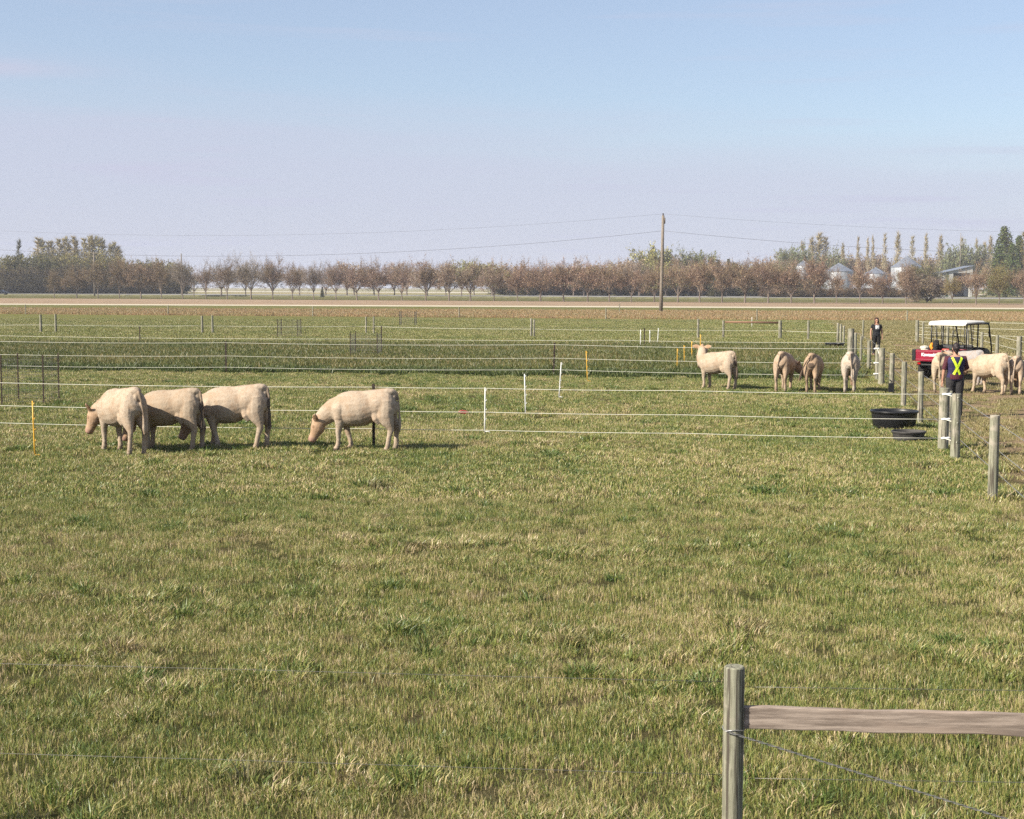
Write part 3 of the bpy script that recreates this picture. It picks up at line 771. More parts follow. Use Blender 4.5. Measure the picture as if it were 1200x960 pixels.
# red tag on near wire
tg = MB(); tg.box(-.06, -.01, -.02, .06, .01, .02); tg.tube([(-.1, 0, 0), (-.03, 0, .045), (.05, 0, .03), (.1, 0, 0)], .015, 6)
o = tg.build('warning_tag', simple('red tape', (.42, .06, .05), .5), bevel=.006); o.location = gp(543, 525.3) + Vector((0, -.01, .69))
tag(o, 'small red tag hanging on the middle white wire', 'tag')

# -- wire mesh grazing cages
def cage(px0, px1, py, h, dpt, label, yback=None):
    a, b = gp(px0, py), gp(px1, py); wd = (b - a).length
    root = empty('grazing_cage', (a + b) / 2, 0, label, 'wire cage', 'wire mesh cages over the grass')
    cs = [(-wd / 2, 0), (wd / 2, 0), (wd / 2, dpt), (-wd / 2, dpt)]
    for (x, y) in cs: steel_post(root, (x, y, 0), h, .02)
    for i in range(4):
        (xa, ya), (xb, yb) = cs[i], cs[(i + 1) % 4]; mb = MB(); ln = math.hypot(xb - xa, yb - ya); nv = max(3, int(ln / .16))
        for k in range(1, nv): t = k / nv; mb.tube([(xa + (xb - xa) * t, ya + (yb - ya) * t, .05), (xa + (xb - xa) * t, ya + (yb - ya) * t, h - .08)], .003, 4)
        for k in range(8): z = .08 + (h - .2) * k / 7; mb.tube([(xa, ya, z), (xb, yb, z)], .0035, 4, up=(0, 0, 1))
        mb.build('mesh_panel', M['dull_wire'], root)
cage(2, 51.5, 474, 1.3, 1.3, 'wire mesh cage at the left edge of the pasture, the nearest cage')
cage(410.5, 442, 419, 1.1, 2.2, 'wire mesh cage in the dark grass above the lone grazing calf')
cage(325, 348.5, 396, 1.15, 1.6, 'wire mesh cage in the green paddock beyond the dark strip')
cage(468, 486, 382, 1.2, 2.2, 'faint grey wire mesh cage nearest the dry weeds, farthest cage')

# ================================================================== TUBS
def tub(name, px, py, rad, h, m, label):
    root = empty(name, gp(px, py), 0, label, 'tub')
    mb = MB(); r0 = rad * .86
    mb.lathe([(0, .01), (r0 * .9, .01), (r0, .03), (rad * .95, h * .75), (rad * .97, h * .9), (rad * .97, h * .97), (rad, h), (rad * 1.04, h), (rad * 1.045, h - .03), (rad, h - .035), (rad * .99, h * .8), (r0 * 1.05, .04), (r0 * .95, 0), (0, 0)][::-1], 48)
    mb.build('basin', m, root, True)
    rim = MB(); rim.tube([(rad * 1.03 * math.cos(a), rad * 1.03 * math.sin(a), h) for a in [2 * PI * k / 48 for k in range(49)]], .014, 6, up=(0, 0, 1)); rim.build('rim', m, root, True)
    rg = MB()
    for k in (.35, .62): rg.tube([((r0 + (rad * .98 - r0) * k) * 1.012 * math.cos(a), (r0 + (rad * .98 - r0) * k) * 1.012 * math.sin(a), h * k) for a in [2 * PI * q / 48 for q in range(49)]], .007, 5, up=(0, 0, 1))
    rg.build('moulded_ring', m, root, True)
    return root
t1 = tub('stock_tub', 1047.5, 502.5, .50, .40, M['black_plastic'], 'large black round tub in the grass beside the fence corner')
t2 = tub('stock_tub', 1064.5, 517.5, .325, .21, M['grey_rubber'], 'small low greyish rubber tub in front of the large black tub')
t3 = tub('stock_tub', 978, 408.5, .48, .27, M['black_plastic'], 'far low black tub beside the lane fence posts')
wt = MB(); wt.lathe([(0, .3), (.46, .3)], 40); wt.build('water', simple('dark water', (.02, .02, .02), .03), t1)

tick('fences')
# ================================================================== CALVES
def coat_mat():
    m, t, b = mat('cream calf coat'); g = G(t)
    o = g.obj(); a = g.attr('mask', out='Color')
    oi = g.n('ShaderNodeObjectInfo')
    n = g.noise(o, 2.8, 5, .7); f = g.noise(g.scale(o, (26, 40, 16)), 1.6, 5, .75); n2 = g.noise(o, 9, 4, .65)
    c = g.mix(g.ramp(n, .42, .62, 0, .55), oi.outputs['Color'], (.44, .29, .17)); c = g.mix(g.ramp(f, .45, .66, 0, .4), c, (.30, .20, .12))
    sp = g.n('ShaderNodeSeparateColor'); g.set(sp.inputs[0], a)
    c = g.mix(g.ramp(n2, .48, .68, 0, .25), c, (.36, .255, .165))
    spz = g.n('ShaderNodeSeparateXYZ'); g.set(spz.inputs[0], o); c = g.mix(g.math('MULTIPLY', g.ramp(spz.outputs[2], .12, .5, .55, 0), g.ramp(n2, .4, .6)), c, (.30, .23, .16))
    c = g.mix(1.0, c, (.655, .645, .655), 'MULTIPLY')
    c = g.mix(g.math('MULTIPLY', sp.outputs[0], .85), c, (.045, .032, .025))       # hoof, eye: dark horn; same dark tone on masked tails
    c = g.mix(g.math('MULTIPLY', sp.outputs[1], .75), c, (.34, .205, .115))      # warmer head and ears
    c = g.mix(g.math('MULTIPLY', sp.outputs[2], .7), c, (.28, .165, .13))      # pink muzzle
    g.set(b.inputs['Base Color'], c); b.inputs['Roughness'].default_value = .8; b.inputs['Specular IOR Level'].default_value = .15
    b.inputs['Sheen Weight'].default_value = .0; b.inputs['Sheen Roughness'].default_value = .5
    g.set(b.inputs['Normal'], g.bump(f, .22, .012)); return m
M['coat'] = coat_mat()

def lerp(a, b, t): return a + (b - a) * t
def calf(loc, heading, scale, label, head='graze', neck_yaw=0.0, legs=(0, 0, 0, 0), tail=0.0, dark_tail=0.0, seed=1, col=(.74, .60, .43), head_roll=0, name='calf'):
    """legs: forward offsets of fore-left, fore-right, hind-left, hind-right feet; tail: sideways swing"""
    mb = MB(); V = Vector
    # trunk
    S = [(-.645, .94, .07, .09), (-.625, .93, .135, .17), (-.575, .91, .185, .225), (-.47, .885, .215, .26), (-.33, .865, .235, .265), (-.20, .835, .225, .28), (0, .79, .27, .33),
         (.18, .775, .27, .335), (.33, .77, .24, .325), (.45, .765, .205, .285), (.55, .765, .165, .21), (.64, .77, .11, .13)]
    mb.tube([(x, 0, z) for x, z, a, b in S], [(a, b) for x, z, a, b in S], 20, up=(0, 0, 1))
    mb.tube([(-.635, 0, 1.085), (-.59, 0, 1.10), (-.5, 0, 1.105), (-.3, 0, 1.08), (0, 0, 1.055), (.22, 0, 1.045), (.38, 0, 1.015)], [(.05, .05), (.09, .07), (.12, .075), (.13, .075), (.11, .065), (.09, .07), (.06, .05)], 12, up=(0, 0, 1))  # topline
    for s in (1, -1):   # haunch and shoulder masses
        mb.tube([(.33, .10 * s, .93), (.40, .125 * s, .78), (.40, .125 * s, .60)], [.10, .135, .105], 14)
        mb.tube([(-.28, .12 * s, .72), (-.31, .15 * s, .60), (-.36, .14 * s, .52)], [.085, .075, .04], 12)  # stifle and flank fold
    # legs
    fl, fr_, hl, hr = legs
    for s, d in ((1, fl), (-1, fr_)):
        k = V((.40 + d * .55, .12 * s, .345)); f = V((.385 + d, .115 * s, .10))
        mb.tube([(.40, .125 * s, .72), (.385 + d * .2, .13 * s, .56), (lerp(.385, k.x, .6), .125 * s, .44), k, (k.x * .5 + f.x * .5 - .008, .115 * s, .22), f, (f.x + .02, .115 * s, .055)],
                [(.095, .125), (.082, .105), (.060, .068), (.052, .056), (.038, .042), (.046, .048), (.040, .043)], 12, up=(1, 0, 0))
        mb.tube([(f.x + .005, .115 * s, .085), (f.x + .03, .115 * s, .04), (f.x + .035, .115 * s, 0)], [(.040, .044), (.047, .055), (.050, .060)], 12, up=(1, 0, 0))
    for s, d in ((1, hl), (-1, hr)):
        hk = V((-.605 + d * .55, .125 * s, .405)); f = V((-.565 + d, .12 * s, .11))
        mb.tube([(-.47, .105 * s, .95), (-.47, .115 * s, .80), (-.475 + d * .15, .125 * s, .66), (lerp(-.49, hk.x, .35), .13 * s, .55), (lerp(-.52, hk.x, .75), .13 * s, .47), hk, (lerp(hk.x, f.x, .4) + .008, .123 * s, .28), f, (f.x + .02, .12 * s, .055)],
                [(.11, .14), (.125, .175), (.118, .17), (.090, .122), (.060, .082), (.047, .064), (.039, .047), (.046, .048), (.040, .043)], 12, up=(1, 0, 0))
        mb.tube([(f.x + .005, .12 * s, .085), (f.x + .03, .12 * s, .04), (f.x + .035, .12 * s, 0)], [(.040, .044), (.047, .055), (.050, .060)], 12, up=(1, 0, 0))
    # brisket
    mb.tube([(.25, 0, .56), (.45, 0, .58), (.60, 0, .72), (.66, 0, .82)], [(.09, .08), (.085, .10), (.07, .10), (.05, .07)], 12, up=(0, 0, 1))
    # neck + head
    base = V((.54, 0, .76))
    if head == 'graze': n1, n2, hd = V((.70, 0, .66)), V((.845, 0, .52)), V((.40, 0, -1.0))
    elif head == 'mid': n1, n2, hd = V((.70, 0, .72)), V((.85, 0, .66)), V((.38, 0, -1.0))
    elif head == 'low': n1, n2, hd = V((.73, 0, .76)), V((.92, 0, .70)), V((.75, 0, -.75))
    elif head == 'level': n1, n2, hd = V((.72, 0, .90)), V((.90, 0, 1.00)), V((.95, 0, -.45))
    else: n1, n2, hd = V((.64, 0, .98)), V((.75, 0, 1.20)), V((.97, 0, -.22))
    Rz = Matrix.Rotation(neck_yaw, 3, 'Z'); Rh = Matrix.Rotation(neck_yaw * .6, 3, 'Z')
    def rot(p, Mx, c): return Mx @ (p - c) + c
    n2 = rot(n2, Rz, base); n1 = rot(n1, Matrix.Rotation(neck_yaw * .5, 3, 'Z'), base); hd = (Rh @ Rz @ hd).normalized()
    mb.tube([V((.38, 0, .82)), base, n1, n2], [(.175, .225), (.16, .215), (.13, .18), (.098, .135)], 16, up=(0, 0, 1) if head != 'up' else (-1, 0, 0))
    side = V((0, 1, 0)); side = (Rh @ Rz @ side).normalized(); hup = hd.cross(side).normalized()
    if hup.dot(V((.6, 0, 1))) < 0 and head not in ('graze', 'mid'): hup = -hup
    if head in ('graze', 'mid') and hup.dot(Rh @ Rz @ V((1, 0, .2))) < 0: hup = -hup
    H = [(-.05, .065, .085, 0), (0, .098, .115, 0), (.07, .112, .14, -.014), (.14, .10, .135, -.02), (.21, .078, .108, -.014), (.28, .068, .088, -.006), (.34, .076, .084, .0), (.385, .074, .072, 0), (.41, .045, .045, 0)]
    P = [n2 + hd * s + hup * u for s, a, b, u in H]
    mb2 = []
    vs = []; fs = []; nn = 16
    for (s, a, b, u), p in zip(H, P):
        for k in range(nn):
            t = 2 * PI * k / nn; vs.append(p + side * math.cos(t) * a + hup * math.sin(t) * b)
    for i in range(len(H) - 1):
        for k in range(nn): q = i * nn + k; r_ = i * nn + (k + 1) % nn; fs.append((q, r_, r_ + nn, q + nn))
    fs += [tuple(reversed(range(nn))), tuple(range((len(H) - 1) * nn, len(H) * nn))]; mb.add(vs, fs)
    ears = []
    for s in (1, -1):
        e0 = n2 + side * s * .07 + hup * .05 + hd * .0; ed = (side * s * .8 - hd * (.75 if head in ('graze', 'low', 'mid') else .15) + hup * .05).normalized()
        mb.tube([e0, e0 + ed * .06, e0 + ed * .13, e0 + ed * .20, e0 + ed * .245], [(.022, .032), (.017, .062), (.015, .072), (.013, .045), (.010, .010)], 10, up=tuple(hup))
        ears.append(e0 + ed * .13)
    mb.ball(n2 + hup * .1 - hd * .0, (.055, .055, .045))
    # tail
    mb.ball((-.615, 0, 1.02), (.05, .06, .12))
    T = [V((-.58, 0, 1.125)), V((-.655, tail * .1, 1.09)), V((-.69, tail * .4, .96)), V((-.70, tail * .8, .76)), V((-.705, tail, .60)), V((-.70, tail * 1.12, .47)), V((-.70, tail * 1.15, .36))]
    mb.tube(T, [.034, .030, .022, .018, .028, .036, .016], 10, up=(0, 1, .1))
    me = blobmesh(mb, name, .0105, 11, .004, seed)
    # colour mask
    n = len(me.vertices); co = np.empty(n * 3); me.vertices.foreach_get('co', co); co = co.reshape(-1, 3)
    col4 = np.zeros((n, 4)); col4[:, 3] = 1
    col4[:, 0] = np.clip((.055 - co[:, 2]) / .015, 0, 1)
    col4[:, 0] = np.maximum(col4[:, 0], dark_tail * np.clip((-co[:, 0] - .665) / .008, 0, 1) * np.clip((1.0 - co[:, 2]) / .1, 0, 1))  # darkens the hanging tail below its root, by a set amount per calf
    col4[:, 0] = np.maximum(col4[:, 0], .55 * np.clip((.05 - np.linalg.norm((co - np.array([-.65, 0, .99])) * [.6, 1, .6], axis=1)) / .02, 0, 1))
    muz = np.array(n2 + hd * .38); hc = np.array(n2 + hd * .2); 
    col4[:, 2] = np.clip((.12 - np.linalg.norm(co - muz, axis=1)) / .04, 0, 1)
    q3 = co - np.array(n2[:]); along = q3[:, 0] * hd.x + q3[:, 1] * hd.y + q3[:, 2] * hd.z; perp = np.sqrt(np.maximum((q3 ** 2).sum(1) - along ** 2, 0))
    col4[:, 1] = np.clip((along + .12) / .12, 0, 1) * np.clip((.3 - perp) / .08, 0, 1) * .8
    for e in ears: col4[:, 1] = np.maximum(col4[:, 1], np.clip((.11 - np.linalg.norm(co - np.array(e), axis=1)) / .05, 0, 1))
    for e in ears: col4[:, 0] = np.maximum(col4[:, 0], .6 * np.clip((.075 - np.linalg.norm(co - np.array(e), axis=1)) / .03, 0, 1))
    for s in (1, -1):
        no = np.array(n2 + hd * .375 + side * s * .04 + hup * .045); col4[:, 0] = np.maximum(col4[:, 0], .7 * np.clip((.03 - np.linalg.norm(co - no, axis=1)) / .01, 0, 1))
        ey = np.array(n2 + hd * .11 + side * s * .098 + hup * .045); col4[:, 0] = np.maximum(col4[:, 0], np.clip((.036 - np.linalg.norm(co - ey, axis=1)) / .008, 0, 1))
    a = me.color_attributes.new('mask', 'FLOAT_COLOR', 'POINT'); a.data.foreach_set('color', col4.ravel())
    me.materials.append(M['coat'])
    o = bpy.data.objects.new(name, me); C.objects.link(o)
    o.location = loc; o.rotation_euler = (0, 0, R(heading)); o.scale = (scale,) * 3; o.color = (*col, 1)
    # short winter coat: thousands of fine tufts lying back along the hide
    nf = len(me.polygons); ce = np.empty(nf * 3, np.float32); me.polygons.foreach_get('center', ce); ce = ce.reshape(-1, 3)
    no_ = np.empty(nf * 3, np.float32); me.polygon_normals.foreach_get('vector', no_); no_ = no_.reshape(-1, 3)
    rg = np.random.RandomState(seed); pick = rg.choice(nf, 22000, replace=False); c_, n_ = ce[pick], no_[pick]
    fl_ = np.array([-.8, 0, -.6]) + rg.normal(0, .22, (len(pick), 3)); fl_ -= n_ * (fl_ * n_).sum(1)[:, None]; fl_ /= np.linalg.norm(fl_, axis=1)[:, None] + 1e-6
    sd2 = np.cross(n_, fl_); ml = np.where(np.linalg.norm(c_ - muz, axis=1) < .16, .3, 1.0) * np.where(c_[:, 2] < .3, .5, 1.0)
    L_ = rg.uniform(.010, .020, len(pick)) * ml; dr = fl_ * .97 + n_ * rg.uniform(.05, .20, len(pick))[:, None]
    P0 = c_ - sd2 * .0028 - n_ * .001; P1 = c_ + sd2 * .0028 - n_ * .001; P2 = c_ + dr * L_[:, None]
    V_ = np.stack([P0, P1, P2], 1).reshape(-1, 3).astype(np.float32); m3 = bpy.data.meshes.new('coat')
    m3.vertices.add(len(V_)); m3.vertices.foreach_set('co', V_.ravel()); m3.loops.add(len(V_)); m3.loops.foreach_set('vertex_index', np.arange(len(V_), dtype=np.int32))
    m3.polygons.add(len(pick)); m3.polygons.foreach_set('loop_start', np.arange(0, len(V_), 3, dtype=np.int32)); m3.update()
    a3 = m3.color_attributes.new('mask', 'FLOAT_COLOR', 'POINT'); fm = np.zeros((len(pick), 4))
    pv = np.empty(nf, np.int32); me.polygons.foreach_get('loop_start', pv); lv = np.empty(len(me.loops), np.int32); me.loops.foreach_get('vertex_index', lv)
    fm = col4[lv[pv[pick]]]; a3.data.foreach_set('color', np.repeat(fm, 3, axis=0).ravel())
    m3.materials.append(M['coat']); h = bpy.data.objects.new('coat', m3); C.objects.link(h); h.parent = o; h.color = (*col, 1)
    return tag(o, label, 'calf', 'cream calves in the pasture')

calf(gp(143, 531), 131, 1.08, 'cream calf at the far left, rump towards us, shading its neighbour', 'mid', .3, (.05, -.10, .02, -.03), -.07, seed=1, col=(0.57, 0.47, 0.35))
calf(gp(199, 528), 162, 1.03, 'half shaded cream calf standing second from left, close behind the leftmost calf', 'graze', -.1, (0, .05, .02, -.04), .05, dark_tail=1.0, seed=2, col=(.49, .40, .29))
calf(gp(274, 525.5), 168, 1.07, 'grazing cream calf third from left, legs apart, head hidden behind its neighbour', 'graze', .05, (-.13, .06, .08, -.02), .04, dark_tail=1.0, seed=3, col=(0.57, 0.47, 0.35))
calf(gp(425, 528), 170, 1.02, 'cream calf grazing alone in side view, right of the group of three', 'graze', .0, (.06, -.13, .05, -.05), -.03, seed=4, col=(0.57, 0.47, 0.35))
calf(gp(840, 456), 134, 1.02, 'alert cream calf with raised head turned away, beside the yellow pickets', 'up', -.75, (.02, -.03, .03, -.03), -.06, dark_tail=.95, seed=5, col=(0.57, 0.47, 0.35))
calf(gp(919, 458.5), 69, 1.05, 'cream calf seen from behind with a head turned right, first after the alert calf', 'low', -.55, (.05, -.05, -.04, .05), .10, seed=6, col=(0.54, 0.42, 0.30))
calf(gp(953, 459.5), 71, 1.02, 'slightly browner calf seen from behind, middle of three rumps, dark tail swung left', 'graze', .1, (.05, 0, .06, -.03), .26, dark_tail=.95, seed=7, col=(0.49, 0.36, 0.24))
calf(gp(996, 459.5), 75, 1.06, 'pale cream calf seen from behind, the right one of three rumps, next to lane posts', 'graze', -.1, (.0, -.05, .02, .05), -.06, seed=8, col=(0.61, 0.55, 0.45))
calf(gp(1104, 459.5), 64, 1.04, 'cream calf beside the lowered left arm of the person with crossed yellow bands', 'level', -.2, (.05, -.05, .05, -.03), -.03, seed=9, col=(0.59, 0.50, 0.36))
calf(gp(1159, 461.5), 115, 1.05, 'cream calf walking left in the lane, just right of the person with yellow bands', 'low', .1, (.12, -.10, -.08, .10), -.05, seed=10, col=(0.61, 0.51, 0.37))
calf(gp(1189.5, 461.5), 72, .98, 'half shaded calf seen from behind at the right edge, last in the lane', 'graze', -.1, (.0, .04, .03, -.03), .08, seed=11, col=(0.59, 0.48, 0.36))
calf(gp(1133, 451), 120, .98, 'greyish calf mostly hidden, standing against the red utility vehicle', 'level', .1, (.03, 0, -.02, .04), 0, seed=12, col=(.42, .41, .40))
tick('calves')
# ================================================================== PEOPLE
def person(loc, heading, H, label, shirt, sleeves, trousers, hair, shoe, arms, hair_style='short', vest=False, tprint=False, glasses=False, stance=0.02, bulk=1.0):
    V = Vector; k = H / 1.75
    root = empty('person', loc, R(heading), label, 'person')
    hand_geo = MB()
    def leg(mb, s, d, g=0.0, z1=.085, only=None):
        pts = [V((0, .085 * s, .96)), V((.01, .095 * s, .86)), V((.015 + d * .3, .10 * s, .68)), V((.03 + d * .5, .105 * s, .50)), V((.0 + d * .8, .108 * s, .33)), V((-.01 + d, .11 * s, z1))]
        rr = [.095, .098, .078, .058, .055, .038]
        mb.tube(pts, [(r * bulk + g) for r in rr], 14, up=(1, 0, 0))
    def foot(mb, s, d, g=0.0):
        mb.tube([(-.05 + d, .11 * s, .045), (.0 + d, .11 * s, .05), (.08 + d, .112 * s, .042), (.155 + d, .118 * s, .03), (.185 + d, .12 * s, .025)], [(.033 + g, .04 + g), (.036 + g, .045 + g), (.042 + g, .036 + g), (.042 + g, .026 + g), (.025 + g, .018 + g)], 12, up=(0, 0, 1))
    T = [(.90, .105, .15), (.98, .115, .165), (1.08, .105, .145), (1.20, .11, .155), (1.32, .12, .175), (1.40, .11, .185), (1.455, .08, .15), (1.49, .055, .08)]
    def torso(mb, g=0.0, z0=.85, z1=1.5):
        TT = [t for t in T if z0 <= t[0] <= z1]
        mb.tube([(-.005 if t[0] > 1.2 else 0, 0, t[0]) for t in TT], [(t[2] * bulk + g, t[1] * bulk + g) for t in TT], 20, up=(1, 0, 0))
    def arm(mb, s, el, wr, g=0.0, t0=0.0, t1=1.0):
        sh = V((0, .175 * s * bulk, 1.415)); el, wr = V(el), V(wr)
        pts = [V((0, .12 * s, 1.40)), sh, sh.lerp(el, .5), el, el.lerp(wr, .45), wr]; rr = [.06, .057, .048, .042, .038, .027]
        n = max(2, int(round(t1 * len(pts)))); mb.tube(pts[:n], [r + g for r in rr[:n]], 12)
    def hand(mb, s, el, wr):
        el, wr = V(el), V(wr); d = (wr - el).normalized(); sd = V((0, 1, 0)); fx = d.cross(sd).normalized(); 
        if fx.x < 0: fx = -fx
        # palm faces the body; fingers fan along fx (front-back)
        pc = wr + d * .055
        mb.tube([wr - d * .01, wr + d * .02, pc, wr + d * .10], [(.024, .018), (.036, .017), (.042, .018), (.040, .014)], 12, up=tuple(sd))
        for j, (off, ln) in enumerate(((-.030, .058), (-.010, .072), (.011, .078), (.032, .070))):
            b = wr + d * .095 + fx * off; c = (d * .92 - sd * s * .35).normalized(); e = (d * .6 - sd * s * .8).normalized()
            mb.tube([b, b + d * ln * .4, b + d * ln * .4 + c * ln * .35, b + d * ln * .4 + c * ln * .35 + e * ln * .3], [.0095, .009, .0085, .006], 8)
        b = wr + d * .03 + fx * .03; c = (fx * .75 + d * .7 - sd * s * .2).normalized()
        mb.tube([b, b + c * .035, b + (c * .4 + d * .6).normalized() * .03 + c * .035], [.013, .011, .008], 8)
    def headm(mb, g=0.0):
        mb.ball((0, 0, 1.655), (.095 + g, .076 + g, .105 + g), 18, 12)
        mb.tube([(.02, 0, 1.66), (.045, 0, 1.60), (.055, 0, 1.562)], [(.06, .05), (.052, .05), (.03, .025)], 14, up=(1, 0, 0))
        mb.tube([(.085, 0, 1.665), (.105, 0, 1.635), (.113, 0, 1.622), (.09, 0, 1.613)], [.008, .011, .013, .01], 8)      # nose
        mb.ball((.088, 0, 1.588), (.014, .024, .009))                                                                      # lips
        for s in (1, -1): mb.ball((-.0, .078 * s, 1.645), (.022, .011, .033))                                             # ears
    d1, d2 = stance, -stance
    body = MB(); torso(body); leg(body, 1, d1); leg(body, -1, d2); foot(body, 1, d1); foot(body, -1, d2)
    body.tube([(-.01, 0, 1.40), (0, 0, 1.50), (.012, 0, 1.60)], [.075, .055, .055], 14); headm(body)
    for s, (el, wr) in zip((1, -1), arms): arm(body, s, el, wr); hand(body, s, el, wr)
    def put(me, name, m, extra=None):
        me.transform(Matrix.Scale(k, 4)); me.materials.append(m); o = bpy.data.objects.new(name, me); C.objects.link(o); o.parent = root; return o
    put(blobmesh(body, 'body', .0055, 3), 'body', M['skin'])
    tr = MB(); leg(tr, 1, d1, .018, .07); leg(tr, -1, d2, .018, .07); torso(tr, .012, .85, 1.1)
    put(blobmesh(tr, 'trousers', .009, 4, .008, 3), 'trousers', trousers)
    sm_ = MB(); torso(sm_, .024, .90, 1.46); put_sh = blobmesh(sm_, 'shirt', .009, 4, .010, 5)
    bv = BVHTree.FromPolygons([v.co.copy() for v in put_sh.vertices], [tuple(p.vertices) for p in put_sh.polygons])
    put(put_sh, 'shirt', shirt)
    for s, (el, wr) in zip((1, -1), arms):
        sl = MB(); arm(sl, s, el, wr, .017, 0, .5 if not vest else .68); put(blobmesh(sl, 'sleeve', .008, 3, .006, 7 + s), 'sleeve', sleeves)
    for s, d in ((1, d1), (-1, d2)):
        sh = MB(); foot(sh, s, d, .012); sh.tube([(-.01 + d, .11 * s, .04), (-.01 + d, .11 * s, .14)], [.056, .05], 12, up=(1, 0, 0)); put(blobmesh(sh, 'boot', .009, 3), 'boot', shoe)
    hr = MB()
    hr.tube([(-.01, 0, 1.775), (-.02, 0, 1.74), (-.03, 0, 1.69), (-.045, 0, 1.64), (-.05, 0, 1.58)], [(.035, .04), (.075, .088), (.087, .09), (.085, .07), (.06, .04)], 16, up=(1, 0, 0))
    if hair_style == 'bun': hr.ball((-.12, 0, 1.66), (.045, .05, .05)); hr.tube([(-.06, 0, 1.60), (-.075, 0, 1.53)], [.055, .03], 10, up=(1, 0, 0))
    else:
        hr.tube([(-.02, 0, 1.77), (-.05, 0, 1.66), (-.07, 0, 1.55)], [(.09, .10), (.10, .08), (.09, .05)], 14, up=(1, 0, 0))
        for s in (1, -1): hr.tube([(0, .07 * s, 1.70), (-.005, .088 * s, 1.62), (.01, .095 * s, 1.52), (.04, .10 * s, 1.42)], [.028, .03, .032, .02], 10, up=(1, 0, 0))
        hr.tube([(.04, 0, 1.755), (.075, .02, 1.735)], [(.06, .02), (.05, .012)], 10)
    put(blobmesh(hr, 'hair', .008, 3, .008, 2), 'hair', hair)
    if glasses:
        gm = MB()
        for s in (1, -1): gm.ball((.092, .031 * s, 1.665), (.008, .027, .018)); gm.tube([(.09, .055 * s, 1.668), (.0, .08 * s, 1.665)], .004, 6)
        gm.tube([(.096, -.01, 1.668), (.096, .01, 1.668)], .004, 6)
        put(gm.mesh('sunglasses', None, True), 'sunglasses', M['glasses'])
    else:
        for s in (1, -1):
            gm = MB(); gm.ball((.083, .031 * s, 1.662), (.010, .014, .009)); put(gm.mesh('eye', None, True), 'eye', M['eye'])
    def band(name, path, wd, m, dirx, off=.006):
        """strip laid on the shirt: path of (y,z) on the body, found by casting onto the cloth"""
        vs = []; fs = []; n = len(path)
        rows = 4
        for i, (y, z) in enumerate(path):
            y0, z0 = path[max(i - 1, 0)]; y1, z1 = path[min(i + 1, n - 1)]; t = Vector((y1 - y0, z1 - z0)).normalized(); nx = Vector((-t.y, t.x))
            for q in range(rows):
                f = (q / (rows - 1) - .5) * wd; yy, zz = y + nx.x * f, z + nx.y * f
                h = bv.ray_cast(Vector((-1.0 * dirx, yy, zz)), Vector((dirx, 0, 0)))
                x = h[0].x if h[0] is not None else (vs[-1][0] + off * dirx if vs else 0)
                vs.append(Vector((x - off * dirx, yy, zz)))
        for i in range(n - 1):
            for q in range(rows - 1): a = i * rows + q; fs.append((a, a + 1, a + 1 + rows, a + rows))
        me = bpy.data.meshes.new(name); me.from_pydata(vs, [], fs); o = put(me, name, m)
        sdm = o.modifiers.new('t', 'SOLIDIFY'); sdm.thickness = .004; sdm.offset = 0; return o
    if vest:
        L_ = lambda a, b: [(lerp(a[0], b[0], t / 16), lerp(a[1], b[1], t / 16)) for t in range(17)]
        band('reflective_band', L_((.115, 1.44), (-.075, 1.04)), .055, M['hivis'], 1, .008)
        band('reflective_band', L_((-.115, 1.44), (.075, 1.04)), .055, M['hivis'], 1, .014)
        band('reflective_band', L_((.11, 1.43), (.11, 1.05)), .055, M['hivis'], -1); band('reflective_band', L_((-.11, 1.43), (-.11, 1.05)), .055, M['hivis'], -1)
        band('shirt_hem', L_((.15, .985), (-.15, .985)), .12, M['maroon'], 1, .004)
    if tprint:
        band('shirt_print', [(lerp(.09, -.09, t / 10), 1.335) for t in range(11)], .17, M['print'], -1)
        band('print_mark', [(lerp(.02, -.02, t / 4), 1.285) for t in range(5)], .03, M['tee'], -1, .010)
    return root
person(gp(1118, 489.5), 88, 1.77, 'person seen from behind in a navy and maroon shirt with crossed yellow bands, dark trousers', M['navy'], M['maroon'], M['trouser'], M['hair_dark'], M['shoe'],
       (((-.02, .27, 1.14), (.02, .29, .88)), ((.06, -.29, 1.17), (.22, -.20, 1.10))), 'bun', vest=True, bulk=1.12, stance=.04)
person(gp(1026.5, 416.5), -88, 1.72, 'person facing us by the lane posts in sunglasses, black t-shirt with white print, black trousers', M['tee'], M['tee'], M['black_cloth'], M['hair_auburn'], M['shoe_red'],
       (((-.02, .26, 1.14), (.03, .27, .89)), ((-.02, -.26, 1.14), (.03, -.27, .89))), 'long', tprint=True, glasses=True, bulk=1.05)

tick('people')
